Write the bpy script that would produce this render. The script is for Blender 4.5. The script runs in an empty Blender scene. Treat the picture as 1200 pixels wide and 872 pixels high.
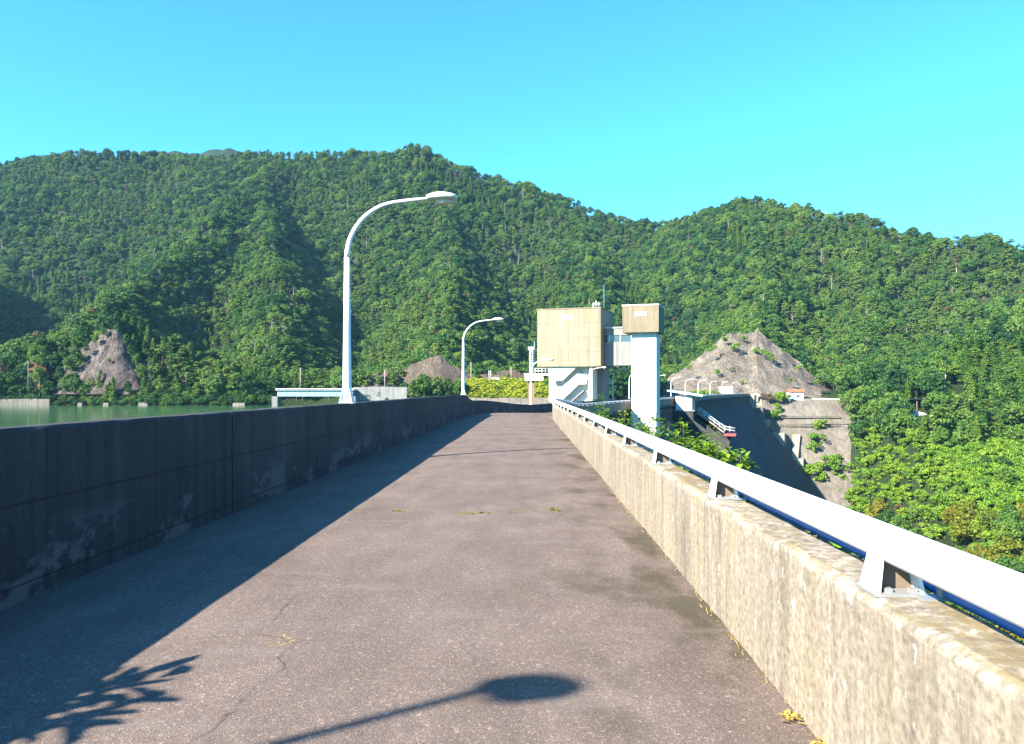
import bpy, math, random
import numpy as np
from math import radians, sin, cos, pi

# ------------------------------------------------------------------ camera, sky, sun, exposure
SC = bpy.context.scene
COL = SC.collection
F, CX, CY, EYE = 910.0, 620.0, 457.0, 1.6          # focal length in photo pixels, vanishing point, eye height
cam_d = bpy.data.cameras.new("camera")
cam = bpy.data.objects.new("camera", cam_d)
COL.objects.link(cam)
cam.location = (0, 0, EYE)
cam.rotation_euler = (pi / 2, 0, 0)
cam_d.sensor_width = 36.0
cam_d.lens = 36.0 * F / 1200.0
cam_d.shift_x = -(CX - 600.0) / 1200.0
cam_d.shift_y = (CY - 436.0) / 1200.0
cam_d.clip_start = 0.05
cam_d.clip_end = 20000
SC.camera = cam

SUN = np.array([-1.19, -1.0, 1.0]); SUN /= np.linalg.norm(SUN)      # direction towards the sun
SUN_EL = math.asin(SUN[2])
SUN_AZ = math.atan2(SUN[0], SUN[1])                                  # clockwise from +Y

world = bpy.data.worlds.new("World")
SC.world = world
world.use_nodes = True
wn = world.node_tree
wn.nodes.clear()
sky = wn.nodes.new("ShaderNodeTexSky")
sky.sky_type = 'NISHITA'
sky.sun_disc = False
sky.sun_elevation = SUN_EL
sky.sun_rotation = SUN_AZ
sky.altitude = 300
sky.air_density = 1.0
sky.dust_density = 0.7
sky.ozone_density = 1.2
tint = wn.nodes.new("ShaderNodeMix"); tint.data_type = 'RGBA'; tint.blend_type = 'MULTIPLY'
tint.inputs[0].default_value = 1.0
tint.inputs[7].default_value = (0.36, 1.30, 1.95, 1)
bg = wn.nodes.new("ShaderNodeBackground")
bg.inputs[1].default_value = 0.0535
wo = wn.nodes.new("ShaderNodeOutputWorld")
wn.links.new(sky.outputs[0], tint.inputs[6])
wn.links.new(tint.outputs[2], bg.inputs[0])
wn.links.new(bg.outputs[0], wo.inputs[0])

sun_d = bpy.data.lights.new("sun", 'SUN')
sun_d.energy = 5.0
sun_d.angle = radians(0.5)
sun_d.color = (1.0, 0.93, 0.80)
sun = bpy.data.objects.new("sun", sun_d)
COL.objects.link(sun)
sun.location = (-60, -50, 60)
from mathutils import Vector
sun.rotation_euler = Vector(tuple(SUN)).to_track_quat('Z', 'Y').to_euler()

SC.render.engine = 'CYCLES'
SC.view_settings.view_transform = 'Standard'
SC.view_settings.look = 'None'
SC.view_settings.gamma = 1.0
SC.view_settings.use_curve_mapping = False
SC.view_settings.exposure = 2.2
SC.cycles.max_bounces = 6
SC.cycles.diffuse_bounces = 2
SC.cycles.transmission_bounces = 4
SC.cycles.transparent_max_bounces = 6
SC.cycles.caustics_reflective = False
SC.cycles.caustics_refractive = False
SC.cycles.use_denoising = True

rng = np.random.default_rng(7)
random.seed(7)

# ------------------------------------------------------------------ helpers
def P(px, py, D):
    """photo pixel at depth D -> world point"""
    return np.array([(px - CX) / F * D, D, EYE - (py - CY) / F * D])

def root_offset(o):
    v = np.zeros(3)
    while o is not None:
        v += np.array(o.location)
        o = o.parent
    return v

def link(o, parent=None):
    COL.objects.link(o)
    if parent is not None:
        o.parent = parent
    return o

def tag(o, label=None, cat=None, group=None, kind=None):
    if label: o['label'] = label
    if cat: o['category'] = cat
    if group: o['group'] = group
    if kind: o['kind'] = kind
    return o

def thing(name, label, cat, loc=(0, 0, 0), group=None):
    o = bpy.data.objects.new(name, None)
    o.empty_display_size = 0.2
    o.location = tuple(float(c) for c in loc)
    link(o)
    return tag(o, label, cat, group)

class MB:
    """collects shapes, then links them as one mesh object"""
    def __init__(self):
        self.v = []; self.f = []; self.sm = []
    def add(self, vs, fs, smooth=False):
        n = len(self.v)
        self.v.extend([tuple(map(float, p)) for p in vs])
        self.f.extend([tuple(i + n for i in f) for f in fs])
        self.sm.extend([smooth] * len(fs))
        return self
    def box(self, lo, hi, ax=None, org=(0, 0, 0)):
        """box from lo to hi in a frame with axes ax (3 rows) at org"""
        c = [(lo[0], lo[1], lo[2]), (hi[0], lo[1], lo[2]), (hi[0], hi[1], lo[2]), (lo[0], hi[1], lo[2]),
             (lo[0], lo[1], hi[2]), (hi[0], lo[1], hi[2]), (hi[0], hi[1], hi[2]), (lo[0], hi[1], hi[2])]
        c = np.array(c, float)
        if ax is not None:
            c = c @ np.array(ax) 
        c = c + np.array(org)
        return self.add(c, [(0, 3, 2, 1), (4, 5, 6, 7), (0, 1, 5, 4), (1, 2, 6, 5), (2, 3, 7, 6), (3, 0, 4, 7)])
    def prism(self, poly, d):
        """3-D polygon extruded by vector d"""
        poly = np.array(poly, float); d = np.array(d, float); n = len(poly)
        fs = [tuple(range(n)), tuple(range(2 * n - 1, n - 1, -1))]
        fs += [(i, n + i, n + (i + 1) % n, (i + 1) % n) for i in range(n)]
        return self.add(np.vstack([poly, poly + d]), fs)
    def tube(self, pts, rad, n=10, caps=True, smooth=True):
        pts = np.array(pts, float); m = len(pts)
        rad = np.broadcast_to(np.array(rad, float), (m,))
        tan = np.gradient(pts, axis=0)
        tan /= np.linalg.norm(tan, axis=1)[:, None] + 1e-12
        up = np.array([0, 0, 1.0]) if abs(tan[0][2]) < 0.9 else np.array([0, 1.0, 0])
        vs = []
        a = np.cross(up, tan[0]); a /= np.linalg.norm(a)
        for i in range(m):
            a = a - tan[i] * np.dot(a, tan[i]); a /= np.linalg.norm(a)
            b = np.cross(tan[i], a)
            for k in range(n):
                t = 2 * pi * k / n
                vs.append(pts[i] + rad[i] * (cos(t) * a + sin(t) * b))
        fs = [(i * n + k, i * n + (k + 1) % n, (i + 1) * n + (k + 1) % n, (i + 1) * n + k) for i in range(m - 1) for k in range(n)]
        if caps:
            fs.append(tuple(range(n - 1, -1, -1)))
            fs.append(tuple((m - 1) * n + k for k in range(n)))
        return self.add(vs, fs, smooth)
    def build(self, name, mat, parent=None, local=False):
        me = bpy.data.meshes.new(name)
        v = np.array(self.v, float)
        if parent is not None and not local:
            v = v - root_offset(parent)
        me.from_pydata([tuple(p) for p in v], [], self.f)
        me.polygons.foreach_set("use_smooth", self.sm)
        me.materials.append(mat)
        me.update()
        o = bpy.data.objects.new(name, me)
        link(o, parent)
        return o

def mesh_obj(name, v, f, mat, parent=None, smooth=False):
    mb = MB(); mb.add(v, f, smooth)
    return mb.build(name, mat, parent)

def copy_tree(o, parent=None):
    c = o.copy()
    link(c, parent)
    for ch in o.children:
        copy_tree(ch, c)
    return c

# value noise -------------------------------------------------------
_tab = np.random.default_rng(3).random((256, 256))
def vnoise(x, y, seed=0):
    xi = np.floor(x).astype(int); yi = np.floor(y).astype(int)
    fx = x - xi; fy = y - yi
    fx = fx * fx * (3 - 2 * fx); fy = fy * fy * (3 - 2 * fy)
    t = lambda a, b: _tab[(a + seed * 37) & 255, (b + seed * 91) & 255]
    return ((t(xi, yi) * (1 - fx) + t(xi + 1, yi) * fx) * (1 - fy) + (t(xi, yi + 1) * (1 - fx) + t(xi + 1, yi + 1) * fx) * fy) * 2 - 1
def fbm(x, y, o=4, seed=0):
    r = 0; a = 1.0; s = 0
    for i in range(o):
        r = r + a * vnoise(x * 2 ** i, y * 2 ** i, seed + i); s += a; a *= 0.5
    return r / s
def sstep(x, a, b):
    t = np.clip((np.asarray(x, float) - a) / (b - a), 0, 1)
    return t * t * (3 - 2 * t)

# ------------------------------------------------------------------ materials
class NT:
    def __init__(self, name):
        self.m = bpy.data.materials.new(name)
        self.m.use_nodes = True
        self.t = self.m.node_tree
        self.t.nodes.clear()
        self.out = self.t.nodes.new("ShaderNodeOutputMaterial")
    def n(self, typ, ins=None, **props):
        nd = self.t.nodes.new(typ)
        for k, v in props.items():
            setattr(nd, k, v)
        for k, v in (ins or {}).items():
            s = nd.inputs[k]
            if isinstance(v, bpy.types.NodeSocket):
                self.t.links.new(v, s)
            elif isinstance(v, (tuple, list)) and s.type == 'RGBA' and len(v) == 3:
                s.default_value = (*v, 1)
            else:
                s.default_value = v
        return nd
    def coord(self):
        return self.n("ShaderNodeTexCoord").outputs['Object']
    def mapping(self, vec, scale=(1, 1, 1), loc=(0, 0, 0)):
        return self.n("ShaderNodeMapping", {'Vector': vec, 'Scale': scale, 'Location': loc}).outputs[0]
    def noise(self, vec, scale, detail=4, rough=0.55, dist=0.0):
        return self.n("ShaderNodeTexNoise", {'Vector': vec, 'Scale': scale, 'Detail': detail, 'Roughness': rough, 'Distortion': dist}).outputs[0]
    def ramp(self, fac, stops, interp='LINEAR'):
        r = self.n("ShaderNodeValToRGB", {'Fac': fac})
        cr = r.color_ramp; cr.interpolation = interp
        while len(cr.elements) < len(stops):
            cr.elements.new(0.5)
        for e, (p, c) in zip(cr.elements, stops):
            e.position = p
            c = (c, c, c) if isinstance(c, (int, float)) else c
            e.color = (*c, 1)
        return r.outputs[0]
    def mix(self, fac, a, b, blend='MIX'):
        nd = self.n("ShaderNodeMix", None, data_type='RGBA', blend_type=blend)
        for i, v in ((0, fac), (6, a), (7, b)):
            s = nd.inputs[i]
            if isinstance(v, bpy.types.NodeSocket): self.t.links.new(v, s)
            elif i == 0: s.default_value = v
            else: s.default_value = (*v, 1)
        return nd.outputs[2]
    def math(self, op, a, b=0.0, c=0.0):
        nd = self.n("ShaderNodeMath", None, operation=op)
        for i, v in enumerate((a, b, c)):
            if isinstance(v, bpy.types.NodeSocket): self.t.links.new(v, nd.inputs[i])
            else: nd.inputs[i].default_value = v
        return nd.outputs[0]
    def sep(self, vec):
        return self.n("ShaderNodeSeparateXYZ", {0: vec}).outputs
    def bump(self, h, strength=0.3, dist=0.01, normal=None):
        ins = {'Height': h, 'Strength': strength, 'Distance': dist}
        if normal is not None: ins['Normal'] = normal
        return self.n("ShaderNodeBump", ins).outputs[0]
    def done(self, col, rough=0.8, normal=None, metal=0.0, spec=0.3, **kw):
        ins = {'Base Color': col, 'Roughness': rough, 'Metallic': metal, 'Specular IOR Level': spec}
        if normal is not None: ins['Normal'] = normal
        ins.update(kw)
        b = self.n("ShaderNodeBsdfPrincipled", ins)
        self.t.links.new(b.outputs[0], self.out.inputs[0])
        return self.m

def mat_plain(name, col, rough=0.6, metal=0.0, var=0.12, scale=3.0, spec=0.3):
    t = NT(name); c = t.coord()
    n1 = t.noise(c, scale, 5)
    k = t.ramp(n1, [(0.3, 1 - var), (0.7, 1 + var)])
    return t.done(t.mix(1.0, col, k, 'MULTIPLY'), rough, metal=metal, spec=spec)

def mat_asphalt():
    t = NT("asphalt"); c = t.coord()
    x, y, z = t.sep(c)
    agg = t.n("ShaderNodeTexVoronoi", {'Vector': c, 'Scale': 165.0}, feature='F1').outputs
    agg2 = t.n("ShaderNodeTexVoronoi", {'Vector': c, 'Scale': 55.0}, feature='F1').outputs
    cellr = t.sep(agg[1])[0]
    cell2 = t.sep(agg2[1])[1]
    base = t.ramp(t.noise(c, 0.7, 5), [(0.25, (0.172, 0.131, 0.110)), (0.55, (0.210, 0.163, 0.139)), (0.8, (0.245, 0.194, 0.164))])
    mid = t.ramp(t.noise(t.mapping(c, (1.2, 0.35, 1)), 2.2, 6, 0.6), [(0.3, 0.84), (0.7, 1.14)])
    base = t.mix(1.0, base, mid, 'MULTIPLY')
    sp = t.ramp(cellr, [(0.0, 0.78), (0.55, 0.97), (0.90, 1.08), (0.96, 1.45), (1.0, 2.2)])
    sp2 = t.ramp(cell2, [(0.0, 0.84), (0.8, 1.04), (0.96, 1.1), (1.0, 1.6)])
    base = t.mix(1.0, base, sp, 'MULTIPLY')
    base = t.mix(1.0, base, sp2, 'MULTIPLY')
    # moss and dirt patches that gather along the valley-side parapet
    near = t.n("ShaderNodeMapRange", {'Value': x, 'From Min': -0.5, 'From Max': 1.1}).outputs[0]
    ms = t.ramp(t.noise(t.mapping(c, (1, 0.55, 1), (3.3, 0.9, 0)), 1.25, 6, 0.62), [(0.5, 0.0), (0.62, 1.0)])
    mossf = t.math('MULTIPLY', t.math('MULTIPLY', near, ms), 0.72)
    base = t.mix(mossf, base, (0.062, 0.058, 0.034))
    # rusty spots
    rs = t.ramp(t.noise(c, 7.5, 3), [(0.69, 0.0), (0.76, 0.55)])
    base = t.mix(rs, base, (0.26, 0.13, 0.065))
    pale = t.ramp(t.noise(t.mapping(c, (0.5, 1.6, 1), (7, 2, 0)), 1.6, 6, 0.65), [(0.56, 0.0), (0.72, 0.32)])
    base = t.mix(pale, base, (0.30, 0.26, 0.24))
    base = t.mix(1.0, base, (0.63, 0.615, 0.60), 'MULTIPLY')
    h = t.math('ADD', t.math('MULTIPLY', agg[0], -1.0), t.math('MULTIPLY', t.noise(c, 40, 3), 0.6))
    nrm = t.bump(h, 0.6, 0.0045)
    return t.done(base, t.ramp(cellr, [(0, 1.0), (0.9, 0.85), (1, 0.6)]), nrm, spec=0.12)

def mat_concrete(name, light, dark, streak=0.5, scale=1.0, ribs=0.0, top_moss=0.0, warm=None, lines=None, patches=None, speck=0.25, bumpd=0.006, edge=None, k=0.55):
    t = NT(name); c = t.coord()
    x, y, z = t.sep(c)
    big = t.noise(c, 0.55 * scale, 6, 0.6)
    col = t.ramp(big, [(0.3, dark), (0.68, light)])
    # vertical run-off streaks
    sv = t.noise(t.mapping(c, (3.2 * scale, 3.2 * scale, 0.16 * scale)), 2.0, 6, 0.6, 0.3)
    sv2 = t.noise(t.mapping(c, (9 * scale, 9 * scale, 0.35 * scale), (5, 2, 1)), 1.6, 5, 0.6)
    sc_ = t.ramp(sv, [(0.33, 1 - 0.6 * streak), (0.55, 1.0), (0.72, 1 + 0.35 * streak)])
    sc2 = t.ramp(sv2, [(0.35, 1 - 0.28 * streak), (0.6, 1.0), (0.75, 1 + 0.18 * streak)])
    col = t.mix(1.0, col, sc_, 'MULTIPLY')
    col = t.mix(1.0, col, sc2, 'MULTIPLY')
    if warm is not None:
        wf = t.ramp(t.noise(t.mapping(c, (1.5, 1.5, 0.4), (9, 4, 2)), 1.3 * scale, 5, 0.6), [(0.45, 0.0), (0.7, 0.6)])
        col = t.mix(wf, col, warm)
    fine = t.noise(c, 26 * scale, 4, 0.7)
    col = t.mix(1.0, col, t.ramp(fine, [(0.25, 1 - speck), (0.75, 1 + speck)]), 'MULTIPLY')
    pit = t.n("ShaderNodeTexVoronoi", {'Vector': c, 'Scale': 38.0 * scale}, feature='F1').outputs
    pits = t.ramp(t.sep(pit[1])[0], [(0.0, 0.72), (0.12, 1.0), (0.9, 1.0), (1.0, 1.35)], 'CONSTANT')
    col = t.mix(speck * 1.6, col, t.mix(1.0, col, pits, 'MULTIPLY'))
    if patches is not None:      # pale efflorescence with an outline of its own, low on the wall
        pcol, zmax = patches
        pf = t.ramp(t.noise(t.mapping(c, (1, 0.8, 1.5), (2, 1.2, 0)), 1.05, 7, 0.68), [(0.53, 0.0), (0.575, 0.85)])
        lowm = t.n("ShaderNodeMapRange", {'Value': z, 'From Min': zmax, 'From Max': zmax * 0.55}).outputs[0]
        col = t.mix(t.math('MULTIPLY', pf, lowm), col, pcol)
    if edge is not None:         # worn arris: exposed pale aggregate and golden moss along the top
        em = t.n("ShaderNodeMapRange", {'Value': z, 'From Min': edge, 'From Max': edge + 0.06}).outputs[0]
        ag = t.ramp(t.noise(c, 19.0, 5, 0.75), [(0.50, 0.0), (0.60, 0.85)])
        col = t.mix(t.math('MULTIPLY', em, ag), col, (0.58, 0.50, 0.39))
        mo = t.ramp(t.noise(t.mapping(c, (1.6, 0.7, 1), (4, 4, 4)), 2.4, 6, 0.65), [(0.46, 0.0), (0.60, 0.8)])
        mt = t.n("ShaderNodeMapRange", {'Value': z, 'From Min': edge + 0.065, 'From Max': edge + 0.075}).outputs[0]
        col = t.mix(t.math('MULTIPLY', mt, mo), col, (0.27, 0.195, 0.085))
        lc = t.ramp(t.noise(t.mapping(c, (1, 1, 0.8), (1, 8, 3)), 9.0, 5, 0.7), [(0.60, 0.0), (0.66, 0.7)])
        col = t.mix(lc, col, (0.60, 0.56, 0.48))
        dk = t.ramp(t.noise(t.mapping(c, (6, 6, 0.5), (2, 8, 6)), 1.4, 6, 0.65), [(0.56, 0.0), (0.70, 0.75)])
        col = t.mix(dk, col, (0.145, 0.118, 0.092))
    h = t.math('ADD', t.math('MULTIPLY', fine, 0.5), t.math('MULTIPLY', t.noise(c, 5 * scale, 5), 0.8))
    if lines is not None:        # formwork joints: (spacing along, spacing up, offset)
        dl, dz, oz = lines
        ly = t.math('ABSOLUTE', t.math('SUBTRACT', t.math('FRACT', t.math('DIVIDE', y, dl)), 0.5))
        lz = t.math('ABSOLUTE', t.math('SUBTRACT', t.math('FRACT', t.math('DIVIDE', t.math('ADD', z, oz), dz)), 0.5))
        wob = t.math('MULTIPLY', t.math('SUBTRACT', t.noise(c, 3.0, 3), 0.5), 0.02)
        m1 = t.math('LESS_THAN', t.math('ADD', ly, wob), 0.008 / dl)
        m2 = t.math('LESS_THAN', t.math('ADD', lz, wob), 0.010 / dz)
        mm = t.math('MAXIMUM', m1, m2)
        col = t.mix(t.math('MULTIPLY', mm, 0.6), col, tuple(d * 0.35 for d in dark))
        h = t.math('SUBTRACT', h, t.math('MULTIPLY', mm, 1.0))
    col = t.mix(1.0, col, (k, k, k), 'MULTIPLY')
    nrm = t.bump(h, 0.55, bumpd / scale)
    return t.done(col, 0.9, nrm, spec=0.2)

def mat_foliage(name, cols, patch=0.35, transl=0.25, island=0.35):
    t = NT(name)
    oi = t.n("ShaderNodeObjectInfo").outputs
    loc = oi['Location']; rnd = oi['Random']
    pn = t.noise(loc, 0.012, 2)
    f = t.math('ADD', t.math('MULTIPLY', rnd, 1 - patch), t.math('MULTIPLY', pn, patch))
    k = len(cols)
    col = t.ramp(f, [(0.06 + 0.88 * i / (k - 1), cc) for i, cc in enumerate(cols)])
    isl = t.n("ShaderNodeNewGeometry").outputs['Random Per Island']
    col = t.mix(1.0, col, t.ramp(isl, [(0.0, 1 - island), (1.0, 1 + island)]), 'MULTIPLY')
    col = t.mix(1.0, col, (0.71, 0.71, 0.48), 'MULTIPLY')
    d = t.n("ShaderNodeBsdfPrincipled", {'Base Color': col, 'Roughness': 0.62, 'Specular IOR Level': 0.22})
    tr = t.n("ShaderNodeBsdfTranslucent", {'Color': t.mix(1.0, col, (1.25, 1.35, 0.55), 'MULTIPLY')})
    mx = t.n("ShaderNodeMixShader", {0: transl, 1: d.outputs[0], 2: tr.outputs[0]})
    t.t.links.new(mx.outputs[0], t.out.inputs[0])
    return t.m

def mat_rock(name, cols, scale=0.15, veg=None, vert=2.5, joint=0.5):
    t = NT(name); c = t.coord()
    n1 = t.noise(t.mapping(c, (1, 1, 1 / vert)), scale, 8, 0.65, 0.6)
    col = t.ramp(n1, [(0.28, cols[0]), (0.5, cols[1]), (0.72, cols[2])])
    n2 = t.noise(t.mapping(c, (3, 3, 0.35)), scale * 3, 6, 0.6)
    col = t.mix(1.0, col, t.ramp(n2, [(0.3, 1 - joint), (0.6, 1.08), (0.8, 1.25)]), 'MULTIPLY')
    wv = t.n("ShaderNodeVectorMath", {0: c, 1: t.n("ShaderNodeTexNoise", {'Vector': c, 'Scale': scale * 2.5, 'Detail': 4.0}).outputs[1]}, operation='ADD').outputs[0]
    vo = t.n("ShaderNodeTexVoronoi", {'Vector': t.mapping(wv, (1, 1, 0.75)), 'Scale': scale * 2.6}, feature='DISTANCE_TO_EDGE').outputs[0]
    col = t.mix(t.ramp(vo, [(0.0, 0.65), (0.05, 0.0)]), col, tuple(q * .35 for q in cols[0]))
    stain = t.noise(t.mapping(c, (2.2, 2.2, 0.12), (3, 1, 7)), scale * 2.2, 5, 0.6)
    col = t.mix(t.ramp(stain, [(0.55, 0.0), (0.72, 0.75)]), col, tuple(q * .55 for q in cols[0]))
    if veg is not None:
        vf = t.ramp(t.noise(c, scale * 1.7, 6, 0.7), [(0.6, 0), (0.66, 0.9)])
        col = t.mix(vf, col, veg)
    h = t.math('ADD', n1, t.math('MULTIPLY', n2, 0.5))
    col = t.mix(1.0, col, (0.54, 0.54, 0.54), 'MULTIPLY')
    return t.done(col, 0.92, t.bump(h, 0.8, 0.9), spec=0.15)

def mat_terrain():
    t = NT("forest_floor"); c = t.coord()
    n1 = t.noise(c, 0.05, 7, 0.65)
    col = t.ramp(n1, [(0.3, (0.022, 0.036, 0.016)), (0.55, (0.035, 0.062, 0.020)), (0.75, (0.060, 0.080, 0.026))])
    n2 = t.noise(c, 0.6, 6, 0.7)
    col = t.mix(1.0, col, t.ramp(n2, [(0.3, 0.6), (0.7, 1.4)]), 'MULTIPLY')
    col = t.mix(1.0, col, (0.55, 0.55, 0.55), 'MULTIPLY')
    return t.done(col, 0.95, t.bump(n2, 1.0, 0.8), spec=0.1)

def mat_water():
    t = NT("reservoir_water"); c = t.coord()
    n1 = t.noise(t.mapping(c, (1, 1, 1)), 0.9, 4, 0.6)
    n2 = t.noise(t.mapping(c, (0.2, 0.5, 1)), 0.5, 3, 0.5)
    h = t.math('ADD', t.math('MULTIPLY', n1, 0.35), n2)
    col = t.ramp(t.noise(c, 0.01, 3), [(0.3, (0.030, 0.082, 0.034)), (0.7, (0.044, 0.104, 0.042))])
    return t.done(col, 0.10, t.bump(h, 0.13, 0.25), spec=0.5, IOR=1.33)

def mat_paint_metal(name, col, rough=0.35, rust=0.0, spec=0.5, coat=0.0):
    t = NT(name); c = t.coord()
    n1 = t.noise(c, 4.0, 6, 0.6)
    cc = t.mix(1.0, col, t.ramp(n1, [(0.3, 0.9), (0.7, 1.05)]), 'MULTIPLY')
    ch = t.noise(t.mapping(c, (1, 0.35, 1)), 9.0, 5, 0.7)
    cc = t.mix(t.ramp(ch, [(0.66, 0.0), (0.72, 0.35)]), cc, (0.42, 0.40, 0.36))
    if rust > 0:
        rf = t.ramp(t.noise(c, 14.0, 5, 0.7), [(0.70 - 0.12 * rust, 0.0), (0.74 - 0.1 * rust, 1.0)])
        cc = t.mix(rf, cc, (0.20, 0.085, 0.035))
    return t.done(cc, t.ramp(n1, [(0.3, rough + 0.1), (0.7, rough - 0.03)]), t.bump(n1, 0.06, 0.01), spec=spec)

M = {}
M['asphalt'] = mat_asphalt()
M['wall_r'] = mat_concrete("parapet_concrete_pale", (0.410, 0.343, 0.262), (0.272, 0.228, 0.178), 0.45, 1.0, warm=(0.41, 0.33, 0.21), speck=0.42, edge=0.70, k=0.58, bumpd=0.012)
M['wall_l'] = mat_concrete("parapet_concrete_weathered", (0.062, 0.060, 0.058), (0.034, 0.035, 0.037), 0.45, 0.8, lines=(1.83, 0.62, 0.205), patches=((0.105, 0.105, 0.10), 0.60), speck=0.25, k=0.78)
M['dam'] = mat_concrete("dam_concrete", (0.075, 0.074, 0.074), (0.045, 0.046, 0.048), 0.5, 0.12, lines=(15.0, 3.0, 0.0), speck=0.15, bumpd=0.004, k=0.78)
M['house'] = mat_concrete("gatehouse_concrete", (0.56, 0.49, 0.345), (0.47, 0.405, 0.285), 0.42, 0.35, warm=(0.50, 0.36, 0.20), speck=0.10, k=0.45)
M['cap'] = mat_concrete("tower_cap_concrete", (0.50, 0.42, 0.29), (0.36, 0.29, 0.20), 0.45, 0.5, warm=(0.40, 0.27, 0.15), speck=0.12, k=0.44)
M['white_conc'] = mat_concrete("painted_concrete", (0.80, 0.79, 0.75), (0.70, 0.69, 0.65), 0.12, 0.4, speck=0.05, k=0.72)
M['grey_conc'] = mat_concrete("grey_concrete", (0.42, 0.41, 0.39), (0.30, 0.29, 0.28), 0.4, 0.3, speck=0.1)
M['abut'] = mat_concrete("abutment_concrete", (0.33, 0.285, 0.238), (0.195, 0.168, 0.140), 0.6, 0.10, warm=(0.27, 0.22, 0.145), speck=0.12)
M['abut_pale'] = mat_concrete("abutment_concrete_pale", (0.55, 0.47, 0.36), (0.45, 0.38, 0.29), 0.4, 0.10, speck=0.12)
M['rail'] = mat_paint_metal("white_rail_paint", (0.74, 0.74, 0.725), 0.38, 0.0)
M['post'] = mat_paint_metal("white_post_paint", (0.80, 0.79, 0.75), 0.5, 0.35)
M['conduit'] = mat_paint_metal("blue_conduit_paint", (0.05, 0.17, 0.42), 0.42, 0.0)
M['bracket'] = mat_plain("galvanised_bracket", (0.34, 0.34, 0.33), 0.5, 0.6)
M['lamp'] = mat_paint_metal("lamp_pole_paint", (0.62, 0.63, 0.625), 0.35)
M['lamp_head'] = mat_paint_metal("lamp_head_shell", (0.50, 0.48, 0.43), 0.4)
M['lens'] = mat_plain("lamp_lens_plastic", (0.52, 0.46, 0.34), 0.2, 0.0, 0.05)
M['dark'] = mat_plain("dark_metal", (0.035, 0.036, 0.04), 0.6)
M['crack'] = mat_plain("crack_filling", (0.040, 0.033, 0.028), 0.95)
M['glass'] = mat_plain("window_glass", (0.05, 0.075, 0.085), 0.08, 0.0, 0.05, spec=0.6)
M['white_metal'] = mat_plain("white_metal", (0.60, 0.61, 0.60), 0.4)
M['teal'] = mat_plain("teal_roof_metal", (0.40, 0.62, 0.60), 0.4)
M['blue_steel'] = mat_plain("bridge_girder_paint", (0.20, 0.36, 0.42), 0.45)
M['red_roof'] = mat_plain("red_roof_tile", (0.50, 0.11, 0.045), 0.6)
M['wood'] = mat_plain("weathered_wood", (0.17, 0.115, 0.075), 0.8)
M['rust_red'] = mat_plain("red_oxide_paint", (0.30, 0.06, 0.05), 0.6)
M['rusty_shaded'] = mat_paint_metal("rusty_shaded_web_paint", (0.16, 0.115, 0.08), 0.7, 0.9)  # rust brown, with the shade under the pipe rail put into the colour
M['bark'] = mat_plain("bark", (0.085, 0.066, 0.05), 0.9)
M['deadwood'] = mat_plain("dead_wood", (0.30, 0.25, 0.21), 0.9)
M['terrain'] = mat_terrain()
M['water'] = mat_water()
M['rock_big'] = mat_rock("sprayed_rock_slope", ((0.135, 0.106, 0.080), (0.260, 0.212, 0.165), (0.400, 0.335, 0.262)), 0.14, None, 2.8, 0.5)
M['rock_left'] = mat_rock("netted_cliff_rock", ((0.085, 0.062, 0.056), (0.165, 0.128, 0.112), (0.31, 0.26, 0.225)), 0.22, (0.03, 0.055, 0.02), 3.5, 0.7)
M['rock_brown'] = mat_rock("brown_cut_rock", ((0.085, 0.06, 0.045), (0.16, 0.118, 0.09), (0.25, 0.195, 0.15)), 0.18, (0.05, 0.075, 0.02), 1.2, 0.5)
M['soil'] = mat_rock("orange_soil", ((0.10, 0.048, 0.026), (0.19, 0.085, 0.042), (0.25, 0.13, 0.07)), 0.2, (0.04, 0.07, 0.02), 1.5, 0.4)
M['stone_wall'] = mat_concrete("shore_wall_concrete", (0.34, 0.30, 0.25), (0.20, 0.18, 0.155), 0.6, 0.25, speck=0.15)

M['leaf_a'] = mat_foliage("broadleaf_foliage", [(0.030, 0.085, 0.020), (0.050, 0.125, 0.026), (0.085, 0.175, 0.034), (0.140, 0.225, 0.042), (0.075, 0.150, 0.060)])
M['leaf_b'] = mat_foliage("dark_broadleaf_foliage", [(0.018, 0.065, 0.022), (0.030, 0.090, 0.028), (0.048, 0.125, 0.034)])
M['leaf_c'] = mat_foliage("cedar_foliage", [(0.047, 0.115, 0.021), (0.074, 0.152, 0.024), (0.127, 0.200, 0.026)])
M['leaf_p'] = mat_foliage("pine_foliage", [(0.058, 0.124, 0.026), (0.096, 0.168, 0.028), (0.157, 0.214, 0.033)])
M['leaf_dead'] = mat_foliage("dead_foliage", [(0.12, 0.075, 0.045), (0.15, 0.095, 0.06), (0.18, 0.13, 0.08)], transl=0.1)
M['leaf_bush'] = mat_foliage("bush_foliage", [(0.097, 0.207, 0.024), (0.154, 0.284, 0.028), (0.228, 0.327, 0.031)])
M['leaf_grass'] = mat_foliage("meadow_foliage", [(0.16, 0.25, 0.018), (0.26, 0.30, 0.020), (0.34, 0.33, 0.026)], patch=0.5)
M['leaf_olive'] = mat_foliage("olive_foliage", [(0.090, 0.159, 0.020), (0.143, 0.179, 0.020), (0.210, 0.172, 0.020)])
M['leaf_shrub'] = mat_foliage("shrub_leaf", [(0.120, 0.230, 0.022), (0.180, 0.287, 0.030)], transl=0.35, island=0.45)
M['leaf_weed'] = mat_foliage("weed_leaf", [(0.13, 0.18, 0.02), (0.24, 0.22, 0.04)], island=0.5)
M['straw'] = mat_foliage("dry_straw", [(0.42, 0.29, 0.09), (0.50, 0.36, 0.14)], transl=0.1, island=0.4)

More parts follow.
